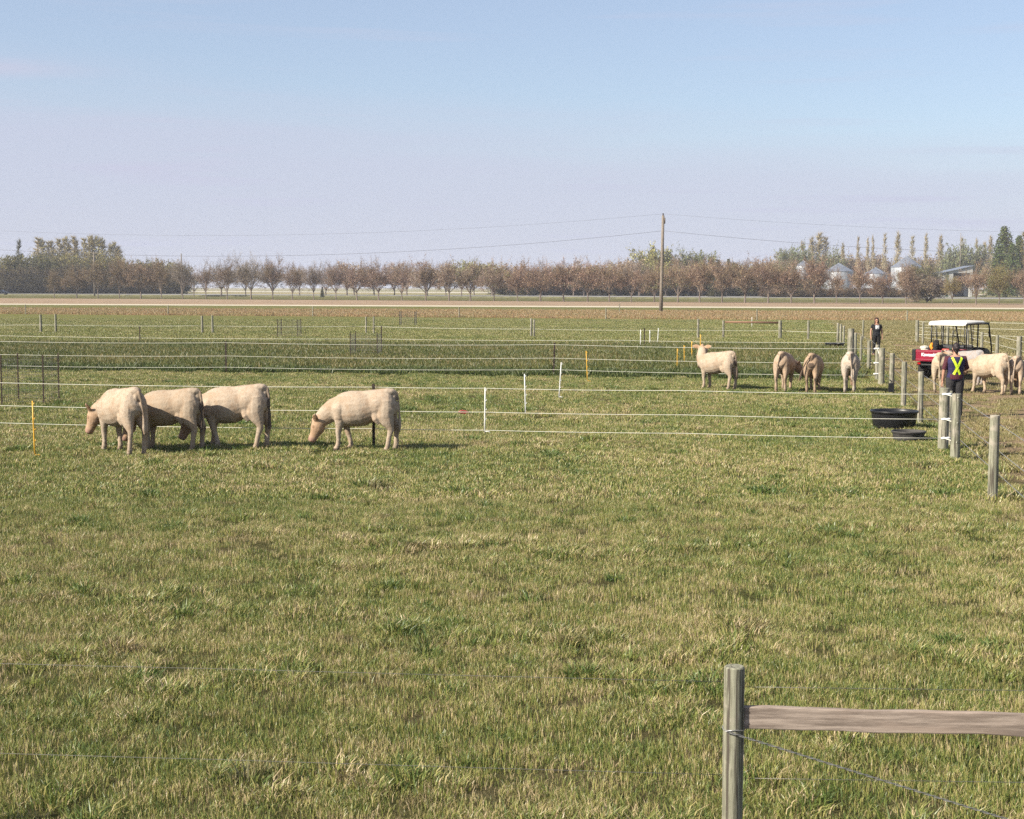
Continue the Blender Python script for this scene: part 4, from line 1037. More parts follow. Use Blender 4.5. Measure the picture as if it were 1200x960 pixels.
# ================================================================== UTILITY VEHICLE
def utv(loc, rz):
    root = empty('utility_vehicle', loc, rz, 'red utility vehicle with white roof and black roll cage, parked in the lane', 'utility vehicle')
    W = .70; K = M['black_metal']; Rd = M['red_paint']
    # chassis
    mb = MB(); mb.box(-1.45, -.3, .34, 1.45, .3, .46); mb.box(-.55, -.62, .36, .75, .62, .43); mb.build('chassis', K, root, bevel=.02)
    # cargo bed (open box)
    b = empty('cargo_bed', (0, 0, 0)); b.parent = root
    mb = MB(); mb.box(-1.68, -.66, .66, -.60, .66, .70)
    mb.build('bed_floor', Rd, b, bevel=.008)
    for s in (1, -1):
        mb = MB(); y0, y1 = (.66, .70) if s > 0 else (-.70, -.66); mb.box(-1.68, y0, .62, -.60, y1, 1.0); mb.box(-1.68, y0 - .015, .985, -.60, y1 + .015, 1.02); mb.box(-1.66, y0 - .01 * s if s < 0 else y1, .78, -.62, (y0 - .0) if s < 0 else y1 + .01, .82)
        mb.build('bed_side', Rd, b, bevel=.012)
    mb = MB(); mb.box(-.60, -.70, .62, -.56, .70, 1.02); mb.build('bed_front', Rd, b, bevel=.01)
    tg_ = MB(); tg_.box(-1.725, -.70, .62, -1.685, .70, 1.01); tg_.box(-1.735, -.64, .93, -1.72, .64, .965); tg_.box(-1.735, -.64, .66, -1.72, .64, .69)
    tgo = tg_.build('tailgate', Rd, b, bevel=.01)
    mb = MB(); mb.box(-1.745, .60, .64, -1.67, .735, 1.03); mb.build('latch_cover', K, b, bevel=.01)
    # lettering on the tailgate
    cu = bpy.data.curves.new('lettering', 'FONT'); cu.body = 'Kawasaki'; cu.size = .15; cu.extrude = .004; cu.align_x = 'CENTER'; cu.offset = .006
    tx = bpy.data.objects.new('lettering', cu); C.objects.link(tx); cu.materials.append(M['white_letter']); tx.parent = b
    vl_ = bpy.context.view_layer; vl_.update(); lm = bpy.data.meshes.new_from_object(tx.evaluated_get(vl_.depsgraph)); bpy.data.objects.remove(tx); tx = bpy.data.objects.new('lettering', lm); C.objects.link(tx); tx.parent = b
    tx.rotation_euler = (PI / 2, 0, -PI / 2); tx.location = (-1.732, .10, .80)
    for s in (1, -1):
        mb = MB(); mb.box(-1.64, s * .52 - .06, .50, -1.60, s * .52 + .06, .58); mb.build('tail_light', M['lamp_red'], root, bevel=.008)
    mb = MB(); mb.box(-1.60, -.62, .46, -1.50, .62, .52); mb.tube([(-1.58, 0, .5), (-1.72, 0, .42)], .03); mb.build('rear_bumper', K, root, bevel=.01)
    # fenders, cab floor, body panels
    mb = MB()
    for s in (1, -1):
        mb.box(-.55, min(s * .70, s * .60), .43, .42, max(s * .70, s * .60), .60)
        prof = [(.42, .45), (.52, .62), (.66, .76), (.86, .82), (1.05, .82), (1.22, .74), (1.34, .62)]
        vs = []
        for (x, z) in prof: vs += [(x, s * .42, z), (x, s * .72, z - .01), (x, s * .72, z - .06), (x, s * .42, z - .05)]
        fs = []
        for i in range(len(prof) - 1):
            for q in range(4): a = i * 4 + q; c = i * 4 + (q + 1) % 4; fs.append((a, c, c + 4, a + 4))
        fs += [(3, 2, 1, 0), tuple(range((len(prof) - 1) * 4, len(prof) * 4))]; mb.add(vs, fs)
    mb.build('side_panel', Rd, root, bevel=.012)
    # hood and dash
    mb = MB(); pr = [(.78, .60, .98), (.84, .64, 1.05), (1.0, .64, 1.03), (1.3, .58, .95), (1.5, .50, .84), (1.58, .46, .70), (1.58, .44, .46)]
    vs = []
    for x, wd, z in pr: vs += [(x, -wd, z - .02), (x, -wd * .75, z), (x, wd * .75, z), (x, wd, z - .02), (x, wd, max(.45, z - .35)), (x, -wd, max(.45, z - .35))]
    fs = []
    for i in range(len(pr) - 1):
        for q in range(6): a = i * 6 + q; c = i * 6 + (q + 1) % 6; fs.append((a, c, c + 6, a + 6))
    fs += [tuple(range(6)), tuple(range((len(pr) - 1) * 6, len(pr) * 6))[::-1]]; mb.add(vs, fs); mb.build('hood', M['black_plastic'], root, bevel=.01)
    for s in (1, -1):
        mb = MB(); mb.ball((1.57, s * .30, .72), (.03, .09, .06)); mb.build('headlight', M['lamp_clear'], root, True)
    mb = MB(); mb.box(1.60, -.5, .38, 1.66, .5, .48); mb.tube([(1.64, -.4, .45), (1.68, -.4, .68), (1.68, .4, .68), (1.64, .4, .45)], .02); mb.build('front_bumper', K, root, bevel=.01)
    for x0 in (-.46, .10)[:2]:
        mb = MB(); mb.box(x0, -.60, .62, x0 + .42, .60, .74); mb.build('seat', M['seat'], root, bevel=.04)
        mb = MB(); mb.box(x0 - .06, -.60, .76, x0 + .04, .60, 1.16, M=Matrix.Translation((x0, 0, .76)) @ Matrix.Rotation(R(-10), 4, 'Y') @ Matrix.Translation((-x0, 0, -.76))); mb.build('backrest', M['seat'], root, bevel=.04)
    mb = MB(); c0 = Vector((.66, .30, 1.10)); ax = Vector((-.75, 0, .66)); u = Vector((.66, 0, .75)); v_ = Vector((0, 1, 0))
    mb.tube([c0 + u * .17 * math.cos(a) + v_ * .17 * math.sin(a) for a in [2 * PI * q / 24 for q in range(25)]], .014, 6, up=tuple(ax)); mb.tube([c0, c0 - ax * .3], .02); mb.tube([c0 - v_ * .17, c0 + v_ * .17], .012)
    mb.build('steering_wheel', K, root, True)
    # roll cage: separate bars
    def bar(pts, r=.026, nm='cage_bar'): mb = MB(); mb.tube(pts, r, 10); mb.build(nm, K, root, True)
    for s in (1, -1):
        y = s * .66
        bar([(-.58, y, .62), (-.56, y, 1.84), (-.50, y, 1.88)]); bar([(-.50, y, 1.88), (1.02, y * .96, 1.88)])
        bar([(-.30, y, 1.86), (-.02, y, .60)], .02); bar([(.22, y, .60), (.25, y, 1.88)])
        bar([(1.0, y * .96, 1.88), (1.08, y * .96, 1.84), (1.36, y * .93, 1.02), (1.38, y * .9, .72)])
        bar([(1.12, y * .96, 1.62), (1.02, y * 1.0, 1.58), (1.05, y * 1.02, 1.42), (1.20, y * .95, 1.38)], .014, 'grab_handle')
    for x, z in ((-.52, 1.88), (.25, 1.88), (1.04, 1.88), (-.58, 1.05)): bar([(x, -.66, z), (x, .66, z)], .022)
    # rear screen
    mb = MB()
    for k_ in range(9): y = -.58 + k_ * .145; mb.tube([(-.57, y, 1.05), (-.55, y, 1.86)], .008 if k_ % 3 else .016, 6)
    mb.tube([(-.565, -.64, 1.45), (-.565, .64, 1.45)], .01, 6, up=(0, 0, 1)); mb.build('rear_screen', K, root, True)
    # roof: two white moulded panels
    rf = MB()
    vs = []; pr = [(-.74, .62, 1.90), (-.72, .70, 1.905), (-.66, .72, 1.95), (.10, .72, 1.975), (.62, .72, 1.97)]
    for x, wd, z in pr:
        for y, dz in ((-wd, -.06), (-wd, -.02), (-wd * .9, .02), (0, .035), (wd * .9, .02), (wd, -.02), (wd, -.06)): vs.append((x, y, z + dz))
        for y, dz in ((wd - .02, -.07), (-wd + .02, -.07)): vs.append((x, y, z + dz))
    fs = []; q9 = 9
    for i in range(len(pr) - 1):
        for q in range(q9): a = i * q9 + q; c = i * q9 + (q + 1) % q9; fs.append((a, c, c + q9, a + q9))
    fs += [tuple(range(q9))[::-1], tuple(range((len(pr) - 1) * q9, len(pr) * q9))]
    rf.add(vs, fs); rf.build('roof', M['white_roof'], root, bevel=.006)
    mb = MB(); mb.box(.625, -.66, 1.90, 1.10, .66, 1.925); mb.build('roof_visor', K, root, bevel=.005)
    # axles & wheels
    for x in (-1.08, 1.08):
        mb = MB(); mb.tube([(x, -.5, .31), (x, .5, .31)], .035); 
        if x < 0: mb.box(x - .16, -.16, .2, x + .2, .16, .46)
        mb.build('axle', K, root)
        for s in (1, -1):
            wh = empty('wheel', (x, s * .58, .31), 0); wh.parent = root
            mb = MB(); Mx = Matrix.Rotation(PI / 2, 4, 'X'); hw = .12
            mb.lathe([(.16, -hw * .8), (.24, -hw), (.285, -hw * .95), (.31, -hw * .6), (.313, 0), (.31, hw * .6), (.285, hw * .95), (.24, hw), (.16, hw * .8)], 32, M=Mx)
            for q in range(22):
                a = 2 * PI * q / 22
                for off, yy in ((0, -.06), (.5, .06)):
                    Mq = Matrix.Rotation(-(a + off * 2 * PI / 22), 4, 'Y') @ Matrix.Translation((.312, yy, 0)); mb.box(-.012, -.045, -.018, .014, .045, .018, M=Mq)
            mb.build('tyre', M['tyre'], wh)
            mb = MB(); mb.lathe([(0, -.02 + .05 * s), (.05, -.02 + .05 * s), (.07, .0), (.15, .03 * s), (.17, .08 * s)], 20, M=Mx @ Matrix.Scale(-1, 4, (0, 0, 1))); mb.build('rim', M['silver'] if x < 0 else K, wh, True)
    mb = MB(); mb.tube([(-1.25, -.35, .42), (-1.62, -.42, .44)], .05, 12); mb.build('exhaust', M['silver'], root, True)
    return root
VA = R(45); vroot = utv(gp(1120, 442.5), VA); vroot.scale = (1.0,) * 3
Mv = Matrix.Translation(vroot.location) @ Matrix.Rotation(VA, 4, 'Z') @ Matrix.Scale(1.0, 4)
# things carried in the bed
sk = MB()
for i, (x, y, z) in enumerate(((0, 0, 0), (.05, .02, .1))): sk.tube([(x - .24, y, z + .06), (x - .15, y + .01, z + .08), (x + .1, y, z + .085), (x + .24, y - .01, z + .06)], [(.05, .03), (.15, .07), (.155, .075), (.06, .03)], 12, up=(0, 0, 1))
o = bpy.data.objects.new('feed_sack', blobmesh(sk, 'feed_sack', .012, 4, .02, 4)); o.data.materials.append(M['gunny']); C.objects.link(o)
o.location = Mv @ Vector((-1.42, .42, .885)); o.rotation_euler = (0, 0, 1.2); tag(o, 'pale crumpled sack lying in the vehicle bed behind the tailgate', 'sack')
jk = empty('jacket', Mv @ Vector((-.80, .38, .90)), 0, 'black and orange jacket draped at the front of the vehicle bed', 'jacket')
j1 = MB(); j1.tube([(-.05, 0, -.2), (0, 0, .02), (.03, .0, .24), (.02, 0, .40)], [(.15, .12), (.2, .14), (.17, .12), (.09, .07)], 14, up=(1, 0, 0))
me = blobmesh(j1, 'body', .012, 3, .05, 9); me.materials.append(M['black_cloth']); o = bpy.data.objects.new('cloth_body', me); C.objects.link(o); o.parent = jk
j2 = MB(); j2.tube([(-.13, -.10, .10), (-.15, -.02, .20), (-.10, .04, .30)], [.035, .05, .035], 12); me = blobmesh(j2, 'orange_panel', .01, 3, .03, 2); me.materials.append(M['orange_cloth']); o = bpy.data.objects.new('orange_panel', me); C.objects.link(o); o.parent = jk
cn = empty('fuel_can', Mv @ Vector((-.80, -.06, .706)), VA, 'red fuel can in the vehicle bed beside the jacket', 'fuel can')
mb = MB(); mb.box(-.1, -.14, 0, .1, .14, .33); mb.build('can_body', M['red_plastic'], cn, bevel=.025)
mb = MB(); mb.tube([(0, .09, .33), (0, .09, .37)], .03); mb.tube([(0, .05, .33), (0, .02, .38), (0, -.07, .38), (0, -.1, .33)], .013); mb.build('cap_and_handle', M['black_plastic'], cn)
bu = empty('bucket', Mv @ Vector((-.85, -.36, .706)), 0, 'dark green bucket in the vehicle bed right of the fuel can', 'bucket')
mb = MB(); mb.lathe([(0, 0), (.11, 0), (.145, .34), (.155, .345), (.155, .32), (.148, .32), (.135, .3), (.10, .02), (0, .02)], 24); mb.build('pail', M['green_plastic'], bu, True)
mb = MB(); mb.tube([(0, .15 * math.cos(a), .33 + .10 * math.sin(a)) for a in [PI * q / 10 for q in range(11)]], .005, 6, up=(1, 0, 0)); mb.build('handle', M['grey_wire'], bu, True)

# ================================================================== UTILITY POLES
def upole(loc, h, r, label, wires=False, arms=False):
    root = empty('utility_pole', loc, 0, label, 'utility pole', 'utility poles')
    mb = MB(); mb.tube([(h * .0 + (.012 * z if wires else 0), 0, z) for z in (-.3, h * .3, h * .6, h)], [r * 1.25, r * 1.1, r, r * .85], 14); mb.build('pole', M['pole_wood'], root, True)
    if wires:
        mb = MB(); mb.box(.10, -.05, h - .9, .17, .05, h - .55); mb.tube([(.15, 0, h), (.15, 0, h + .28)], [.1, .07], 10); mb.build('insulator', M['insulator'] if False else M['rust'], root)
        mb = MB(); mb.tube([(.13 + .16, 0, h - 1.05), (.13 + .16, 0, h - .3)], [.15, .15], 12); mb.build('equipment_can', M['pole_wood'], root, True)
    if arms:
        for z in (h - .3, h - 4.2): mb = MB(); mb.box(-1.3, -.08, z, 1.3, .08, z + .16); mb.build('crossarm', M['pole_wood'], root)
    return root
pb0 = gp(774.5, 366); h0 = 12.35
upole(pb0, h0, .20, 'tall wooden utility pole carrying two cables, left of the right third', wires=True)
kd = Vector((1, Z_TRACK_S[0], 0)).normalized()
pL = pb0 - kd * 118; pR = pb0 + kd * 118
for p in (pL, pR): upole(p, h0, .20, 'utility pole of the same line standing outside the picture', wires=True)
cab = empty('overhead_cable', (0, 0, 0), 0, 'two overhead cables sagging from the tall wooden pole', 'power line')
top = Vector((.15, 0, 0))
for z, sag, r, nm in ((h0 + .2, 2.6, .009, 'upper_cable'), (h0 - 1.95, 3.2, .017, 'lower_cable')):
    for a, b in ((pL, pb0), (pb0, pR)):
        mb = MB(); P = []
        for q in range(49):
            t = q / 48; p = a.lerp(b, t) + top; p.z = z - sag * 4 * t * (1 - t); P.append(p)
        mb.tube(P, r, 5, up=(0, 0, 1)); mb.build(nm, M['cable'], cab, True)
upole(at_dist(112, 480), 14.5, .22, 'thin far utility pole with two crossarms in front of the left wood', arms=True)
upole(at_dist(214, 480), 14, .2, 'thin far utility pole without crossarms among the bare roadside trees')
upole(at_dist(1122, 640), 27.5, .14, 'thin tall mast rising above the trees behind the white shed')

# ================================================================== GRAIN BINS, SHED
def grain_bin(px, D, wpx, py_eave, py_apex, label):
    r = wpx / 2 / F_PX * D; he = CAM_H + (338.3 - py_eave) / F_PX * D; ha = CAM_H + (338.3 - py_apex) / F_PX * D
    root = empty('grain_bin', at_dist(px, D), 0, label, 'grain bin', 'galvanised grain bins')
    mb = MB(); mb.lathe([(r, -.2), (r, he)], 40); mb.build('wall', M['bin_metal'], root, True)
    mb = MB(); n = 28
    vs = []; 
    for (rr, zz) in ((r * 1.03, he - .05), (r * .12, ha - .3)):
        for k in range(n * 2): a = PI * k / n; q = 0 if k % 2 else .05; vs.append((rr * math.cos(a), rr * math.sin(a), zz + q * 1.5))
    mb.add(vs, [(k, (k + 1) % (2 * n), 2 * n + (k + 1) % (2 * n), 2 * n + k) for k in range(2 * n)]); mb.lathe([(r * .12, ha - .32), (r * .12, ha), (0, ha + .25)], 16)
    mb.build('roof', M['bin_roof'], root)
    mb = MB(); mb.box(-.55 - .3 * r, -r - .06, .3, .25 - .3 * r, -r * .93, 2.2); mb.build('door', M['shed_white'], root, bevel=.03)
grain_bin(939.5, 560, 17, 312, 306, 'narrow tall silver grain bin, leftmost of the four')
grain_bin(981, 590, 33, 318.5, 309, 'silver grain bin with peaked roof, second from the left of four')
grain_bin(1024, 600, 27, 321, 314, 'low silver grain bin mostly hidden by trees, third of four')
grain_bin(1060, 640, 36, 313.5, 301, 'largest silver grain bin with a wide blue grey roof, rightmost of four')
def shed():
    D = 560; k = D / F_PX; root = empty('shed', at_dist(1118, D), 0, 'white shed with sloping roof, green trim and dark open bay', 'shed')
    X = lambda px: (px - 1118) * k
    Z = lambda py: CAM_H + (338.4 - py) * k
    x0, x1, z0, z1 = X(1099), X(1137), Z(321), Z(312.5)
    def prism(xa, xb, za, zb, y0, y1, m, nm, zlo=-.2):
        mb = MB(); mb.add([(xa, y0, zlo), (xb, y0, zlo), (xb, y0, zb), (xa, y0, za), (xa, y1, zlo), (xb, y1, zlo), (xb, y1, zb), (xa, y1, za)], [(0, 1, 2, 3), (7, 6, 5, 4), (0, 4, 5, 1), (1, 5, 6, 2), (2, 6, 7, 3), (3, 7, 4, 0)]); return mb.build(nm, m, root)
    zr = lambda x: lerp(z0, z1, (x - x0) / (x1 - x0))
    xa = X(1106); xb = X(1109); xc = X(1114.5)
    prism(x0, xa, zr(x0), zr(xa), 0, .3, M['shed_white'], 'wall'); prism(xa, xb, zr(xa), zr(xb), -.05, .3, M['shed_green'], 'trim')
    prism(xb, xc, zr(xb), zr(xc), 0, .3, M['shed_white'], 'wall'); prism(xc, X(1133), Z(318.5), Z(317), 6, 6.3, M['shed_dark'], 'back_wall')
    prism(xc, x1, zr(xc), zr(x1), 0, .3, M['shed_white'], 'gable_panel', zlo=Z(320.0)); prism(X(1134), x1, zr(X(1134)), z1, 0.001, .299, M['shed_white'], 'wall')
    mb = MB(); mb.add([(x0 - .4, -.6, z0 + .02), (x1 + .4, -.6, z1 + .22), (x1 + .4, 12, z1 + .22), (x0 - .4, 12, z0 + .02), (x0 - .4, -.6, z0 + .22), (x1 + .4, -.6, z1 + .42), (x1 + .4, 12, z1 + .42), (x0 - .4, 12, z0 + .22)],
                      [(0, 3, 2, 1), (4, 5, 6, 7), (0, 1, 5, 4), (1, 2, 6, 5), (2, 3, 7, 6), (3, 0, 4, 7)]); mb.build('roof', M['bin_roof'], root)
    prism(x0, x0 + .3, z0, z0 + .1, .31, 11.8, M['shed_white'], 'side_wall'); prism(x1 - .3, x1, z1 - .1, z1, .31, 11.8, M['shed_white'], 'side_wall')
shed()

tick('utv')
# ================================================================== TREES
def unit(rng):
    while True:
        v = Vector((rng.uniform(-1, 1), rng.uniform(-1, 1), rng.uniform(-1, 1)))
        if .01 < v.length < 1: return v.normalized()
def tree_proto(kind, seed, h, wd):
    rng = random.Random(seed); tb = MB(); cb = MB(); tips = []
    def leaf(p, s, c=None):
        n = unit(rng); a = n.orthogonal().normalized(); b = n.cross(a); q = rng.uniform(.5, 1.0)
        cb.add([p - a * s - b * s * q * .6, p + a * s - b * s * q * .4, p + a * s * .6 + b * s * q, p - a * s * .7 + b * s * q * .8], [(0, 1, 2, 3)], rng.random() if c is None else c)
    def twig(p, d, ln, r, into=None):
        e = p + d * ln; (into or cb).tube([p, p.lerp(e, .5) + unit(rng) * ln * .06, e], [r, r * .7, r * .3], 3, c=rng.random() * .4, cap=False); return e
    def branch(p, d, ln, r, lev, upb):
        pts = [p]; q = p.copy(); dd = d.copy(); n = 4
        for i in range(n): dd = (dd + unit(rng) * .16 + Vector((0, 0, upb))).normalized(); q = q + dd * ln / n; pts.append(q.copy())
        tb.tube(pts, [r * (1 - .75 * i / n) for i in range(n + 1)], 5 if lev < 1 else 4, c=.5, cap=False)
        if lev < LV:
            k = rng.randint(*NB[lev])
            for i in range(k):
                t = rng.uniform(.3, 1.0); b = pts[min(n - 1, int(t * n))].lerp(pts[min(n, int(t * n) + 1)], t * n % 1)
                nd = (dd + unit(rng) * SP[lev]).normalized(); branch(b, nd, ln * rng.uniform(.45, .75), r * .5, lev + 1, upb)
        for pt in pts[1:]: tips.append((pt, dd))
    if kind in ('vase', 'bare', 'oak', 'bush'):
        LV = 2; NB = [(5, 7), (4, 6)]; SP = [1.0, 1.1]
        th = h * (.20 if kind != 'bush' else .04); tb.tube([(0, 0, -.2), (rng.uniform(-.1, .1), 0, th * .5), (rng.uniform(-.15, .15), 0, th)], [h * .022, h * .017, h * .014], 8)
        k = 9 if kind != 'bush' else 14
        for i in range(k):
            a = 2 * PI * (i + rng.random() * .6) / k; sp = wd / h * rng.uniform(.3, 2.0)
            d = Vector((math.cos(a) * sp, math.sin(a) * sp, 1)).normalized() if kind != 'bush' else Vector((math.cos(a) * 1.1, math.sin(a) * 1.1, rng.uniform(.3, 1.3))).normalized()
            branch(Vector((0, 0, th * rng.uniform(.7, 1.0))), d, (h - th) * rng.uniform(.45, .62) * (1 if kind != 'bush' else .8), h * .009, 0, .07)
        rng.shuffle(tips); nl = {'vase': 1700, 'bare': 380, 'oak': 3800, 'bush': 3000}[kind]; ls = {'vase': .10, 'bare': .08, 'oak': .20, 'bush': .10}[kind]
        for p, d in tips:
            if p.z < h * .22 and kind != 'bush': continue
            for q in range(4 if kind in ('vase', 'bare') else 2): twig(p, (d + unit(rng) * .9).normalized(), rng.uniform(.4, 1.0), .014)
        for i in range(nl):
            p, d = tips[rng.randrange(len(tips))]
            if p.z < h * .25 and kind != 'bush': p = tips[rng.randrange(len(tips))][0]
            leaf(p + unit(rng) * rng.uniform(.05, .75), ls * rng.uniform(.6, 1.4))
    elif kind == 'poplar':
        LV = 0; NB = []; SP = []
        tb.tube([(0, 0, -.2), (.1, 0, h * .4), (-.05, 0, h * .8), (0, 0, h)], [h * .012, h * .009, h * .005, .02], 6)
        n = 150
        for i in range(n):
            z = h * rng.uniform(.08, .93); a = rng.random() * 2 * PI; w_ = wd * .5 * (1.0 - .85 * max(0, z / h - .35) / .65)
            d = Vector((math.cos(a) * .5, math.sin(a) * .5, 1)).normalized(); ln = w_ * rng.uniform(.7, 1.7)
            e = twig(Vector((0, 0, z)), d, ln, .035, tb); tips += [(Vector((0, 0, z)).lerp(e, t), d) for t in (.5, .8, 1)]
        for p, d in tips:
            for q in range(2): twig(p, (d + unit(rng) * .5).normalized(), rng.uniform(.6, 1.4), .018)
        for i in range(2400): p, d = tips[rng.randrange(len(tips))]; leaf(p + unit(rng) * rng.uniform(.1, .9) * (1.1 - p.z / h), .13 * rng.uniform(.6, 1.4))
    else:  # spruce
        tb.tube([(0, 0, -.2), (0, 0, h * .5), (0, 0, h * .97)], [h * .014, h * .009, .03], 6)
        n = 260
        for i in range(n):
            z = h * (.06 + .92 * (i / n) ** .9); a = i * 2.4 + rng.random(); ln = wd * .5 * (1 - z / h) ** .8 * rng.uniform(.7, 1.15) + .25
            d = Vector((math.cos(a), math.sin(a), -.12)); e = Vector((0, 0, z)) + d * ln
            tb.tube([(0, 0, z), e], [.04, .01], 3, cap=False)
            for q in range(int(6 + ln * 7)):
                t = rng.uniform(.15, 1.0); leaf(Vector((0, 0, z)).lerp(e, t) + unit(rng) * .45, .19 * rng.uniform(.6, 1.3))
    bark = M['bark_pale'] if kind == 'poplar' else M['bark']
    zz = sorted(v[2] for v in cb.v); top = zz[int(len(zz) * .995)]; f_ = h / top
    tb.v = [(a * f_, b_ * f_, c_ * f_) for a, b_, c_ in tb.v]; cb.v = [(a * f_, b_ * f_, c_ * f_) for a, b_, c_ in cb.v]
    return tb.mesh('trunk', bark), cb.mesh('crown', M['crown'])
PR = {}
for kind, n, h, wd in (('vase', 6, 10, 6.0), ('bare', 4, 10, 5.5), ('oak', 4, 14, 9.5), ('poplar', 5, 24, 5.0), ('spruce', 3, 15, 8.5), ('bush', 3, 6, 6)):
    PR[kind] = [(tree_proto(kind, 100 + 17 * i + len(kind), h, wd), h, wd) for i in range(n)]
KN = {'vase': 'deciduous_tree', 'bare': 'bare_tree', 'oak': 'woodland_tree', 'poplar': 'poplar_tree', 'spruce': 'spruce_tree', 'bush': 'bush'}
tr_rng = random.Random(5)
def tree(kind, px, D, ytop, col, label, group, widen=1.0):
    (tm, cm), h0_, w0 = PR[kind][tr_rng.randrange(len(PR[kind]))]
    loc = at_dist(px, D); hy = 337.2 + (px - 600) * ROLL; h = CAM_H + (hy - ytop) / F_PX * D; s = h / (h0_ * 1.0)
    root = empty(KN[kind], loc, tr_rng.random() * 6.28, label, 'bush' if kind == 'bush' else 'tree', group); wv = tr_rng.uniform(.82, 1.15); root.scale = (s * widen * wv, s * widen * wv, s)
    for nm, me in (('trunk', tm), ('crown', cm)):
        o = bpy.data.objects.new(nm, me); C.objects.link(o); o.parent = root
        j = tr_rng.uniform(.88, 1.12); o.color = (col[0] * j, col[1] * j * tr_rng.uniform(.96, 1.04), col[2] * j, 1)
    return root
ORD = 'first second third fourth fifth sixth seventh eighth ninth tenth eleventh twelfth thirteenth fourteenth fifteenth sixteenth seventeenth eighteenth nineteenth twentieth'.split()
def ordn(i):
    if i < 20: return ORD[i]
    t = ('twenty', 'thirty', 'forty', 'fifty', 'sixty')[(i + 1) // 10 - 2]; u = (i + 1) % 10
    if u == 0: return {'twenty': 'twentieth', 'thirty': 'thirtieth', 'forty': 'fortieth', 'fifty': 'fiftieth'}[t]
    return t + '-' + ORD[u - 1]
# roadside row nearest the field
front = [65, 91, 116, 141, 166, 190, 215, 242, 267, 295, 320, 343, 368, 394, 418.5, 444, 471, 499, 526, 551, 578.5, 606, 633, 660, 688, 713.5, 739, 766, 793.5, 819, 845, 872, 899, 926, 953, 979, 1006, 1033, 1060, 1114, 1142, 1169, 1198]
tops = {65: 314, 91: 308, 116: 305, 141: 304, 166: 299, 190: 303, 215: 303, 242: 305, 267: 302, 295: 298, 320: 301, 343: 306, 368: 305, 394: 307, 418.5: 305, 444: 302, 471: 306, 499: 302, 526: 303, 551: 304, 578.5: 303,
        606: 306, 633: 300, 660: 303, 688: 305, 713.5: 300, 739: 308, 766: 304, 793.5: 303, 819: 300, 845: 304, 872: 300, 899: 302, 926: 302, 953: 301, 979: 312, 1006: 305, 1033: 311, 1060: 307, 1114: 322, 1142: 306, 1169: 307, 1198: 303}
BROWN, PINK, RED, GREY, OLIVE = (.36, .27, .175), (.46, .345, .265), (.45, .315, .225), (.45, .38, .31), (.36, .30, .13)
for i, px in enumerate(front):
    py = 349.3 + (px - 65) / 1110 * 7.8; D = CAM_H * F_PX / (py - (337.2 + (px - 600) * ROLL))
    if px < 200: c, kd_ = BROWN, 'vase'
    elif px < 400: c, kd_ = (PINK, 'bare') if i % 3 else (GREY, 'bare')
    elif px < 600: c, kd_ = PINK, 'vase'
    elif px < 960: c, kd_ = RED, 'vase'
    else: c, kd_ = (OLIVE if px > 1100 and i % 2 else RED), 'vase'
    if px in (166,): c = RED
    wname = {id(BROWN): 'brown', id(PINK): 'pinkish brown', id(RED): 'reddish brown', id(GREY): 'bare grey', id(OLIVE): 'olive brown'}[id(c)]
    tree(kd_, px, D, tops[px] + tr_rng.uniform(-1, 4), c, f'{wname} roadside tree, {ordn(i)} from the left in the front row', 'trees in the front roadside row', .84 if px > 420 else .76)
# second row and hedge trees behind
groups = {}
def back(kind, px, D, yt, col, what, grp, widen=1.0): groups.setdefault((what, grp), []).append((kind, px, D, yt, col, widen))
rb_ = random.Random(21)
px = 0.0
while px < 212:
    back('oak', px, 560 + rb_.uniform(-20, 30), rb_.uniform(298, 307) + max(0, (px - 150) * .12), (.15, .145, .065) if rb_.random() < .5 else (.30, .26, .11), 'dark woodland tree', 'in the wood at the left'); px += 10
px = 3.0
while px < 210: back('oak', px, 540, rb_.uniform(308, 318), (.13, .10, .065), 'low brown woodland tree', 'in front of the left wood', 1.15); px += 13
for px in range(46, 146, 6): back('poplar', px + rb_.uniform(-2, 2), 620, 278 + rb_.uniform(-2, 5) + max(0, (px - 118) * .25), (.62, .54, .30), 'pale tan poplar', 'above the wood at the left', 2.0)
back('poplar', 25, 560, 281, (.16, .15, .06), 'narrow olive poplar', 'above the wood at the left', 1.3)
for px in range(-2, 214, 9): back('bush', px + rb_.uniform(-2, 2), 535, rb_.uniform(322, 327), (.10, .085, .05), 'low dark thicket bush', 'at the foot of the left wood', 1.5)
px = 228
while px < 412: back('bare', px, 470, rb_.uniform(306, 316), GREY, 'sparse bare tree', 'behind the front row, at the left'); px += rb_.uniform(24, 34)
px = 415
while px < 930:
    r_ = rb_.random(); c = PINK if r_ < .35 else ((.36, .33, .13) if r_ < .62 else ((.30, .235, .15) if r_ < .8 else RED))
    nm = 'yellow-green' if c[0] == .36 else ('dull brown' if c[0] == .30 else 'rusty pink')
    back('oak' if rb_.random() < .5 else 'vase', px, 470 + rb_.uniform(-20, 40), rb_.uniform(303, 313), c, nm + ' tree', 'in the second row behind the road', 1.0); px += rb_.uniform(11, 19) if px > 600 else rb_.uniform(14, 24)
px = 600
while px < 940: back('bush', px, 500, rb_.uniform(326, 333), (.10, .085, .06) if rb_.random() < .6 else (.17, .15, .07), 'low dull bush', 'under the second row of trees', 1.6); px += rb_.uniform(11, 18)
for px, yt, c in ((763, 287, (.42, .40, .16)), (772, 292, (.38, .37, .15)), (797, 292, (.22, .23, .13)), (806, 296, (.2, .21, .12)), (822, 297, (.22, .23, .11))): back('oak', px, 520, yt, c, 'taller yellow green tree', 'behind the utility pole', .75)
for px, yt in ((841, 306), (852, 305), (858, 309)): back('spruce', px, 520, yt, (.06, .075, .045), 'small dark spruce', 'right of the utility pole')
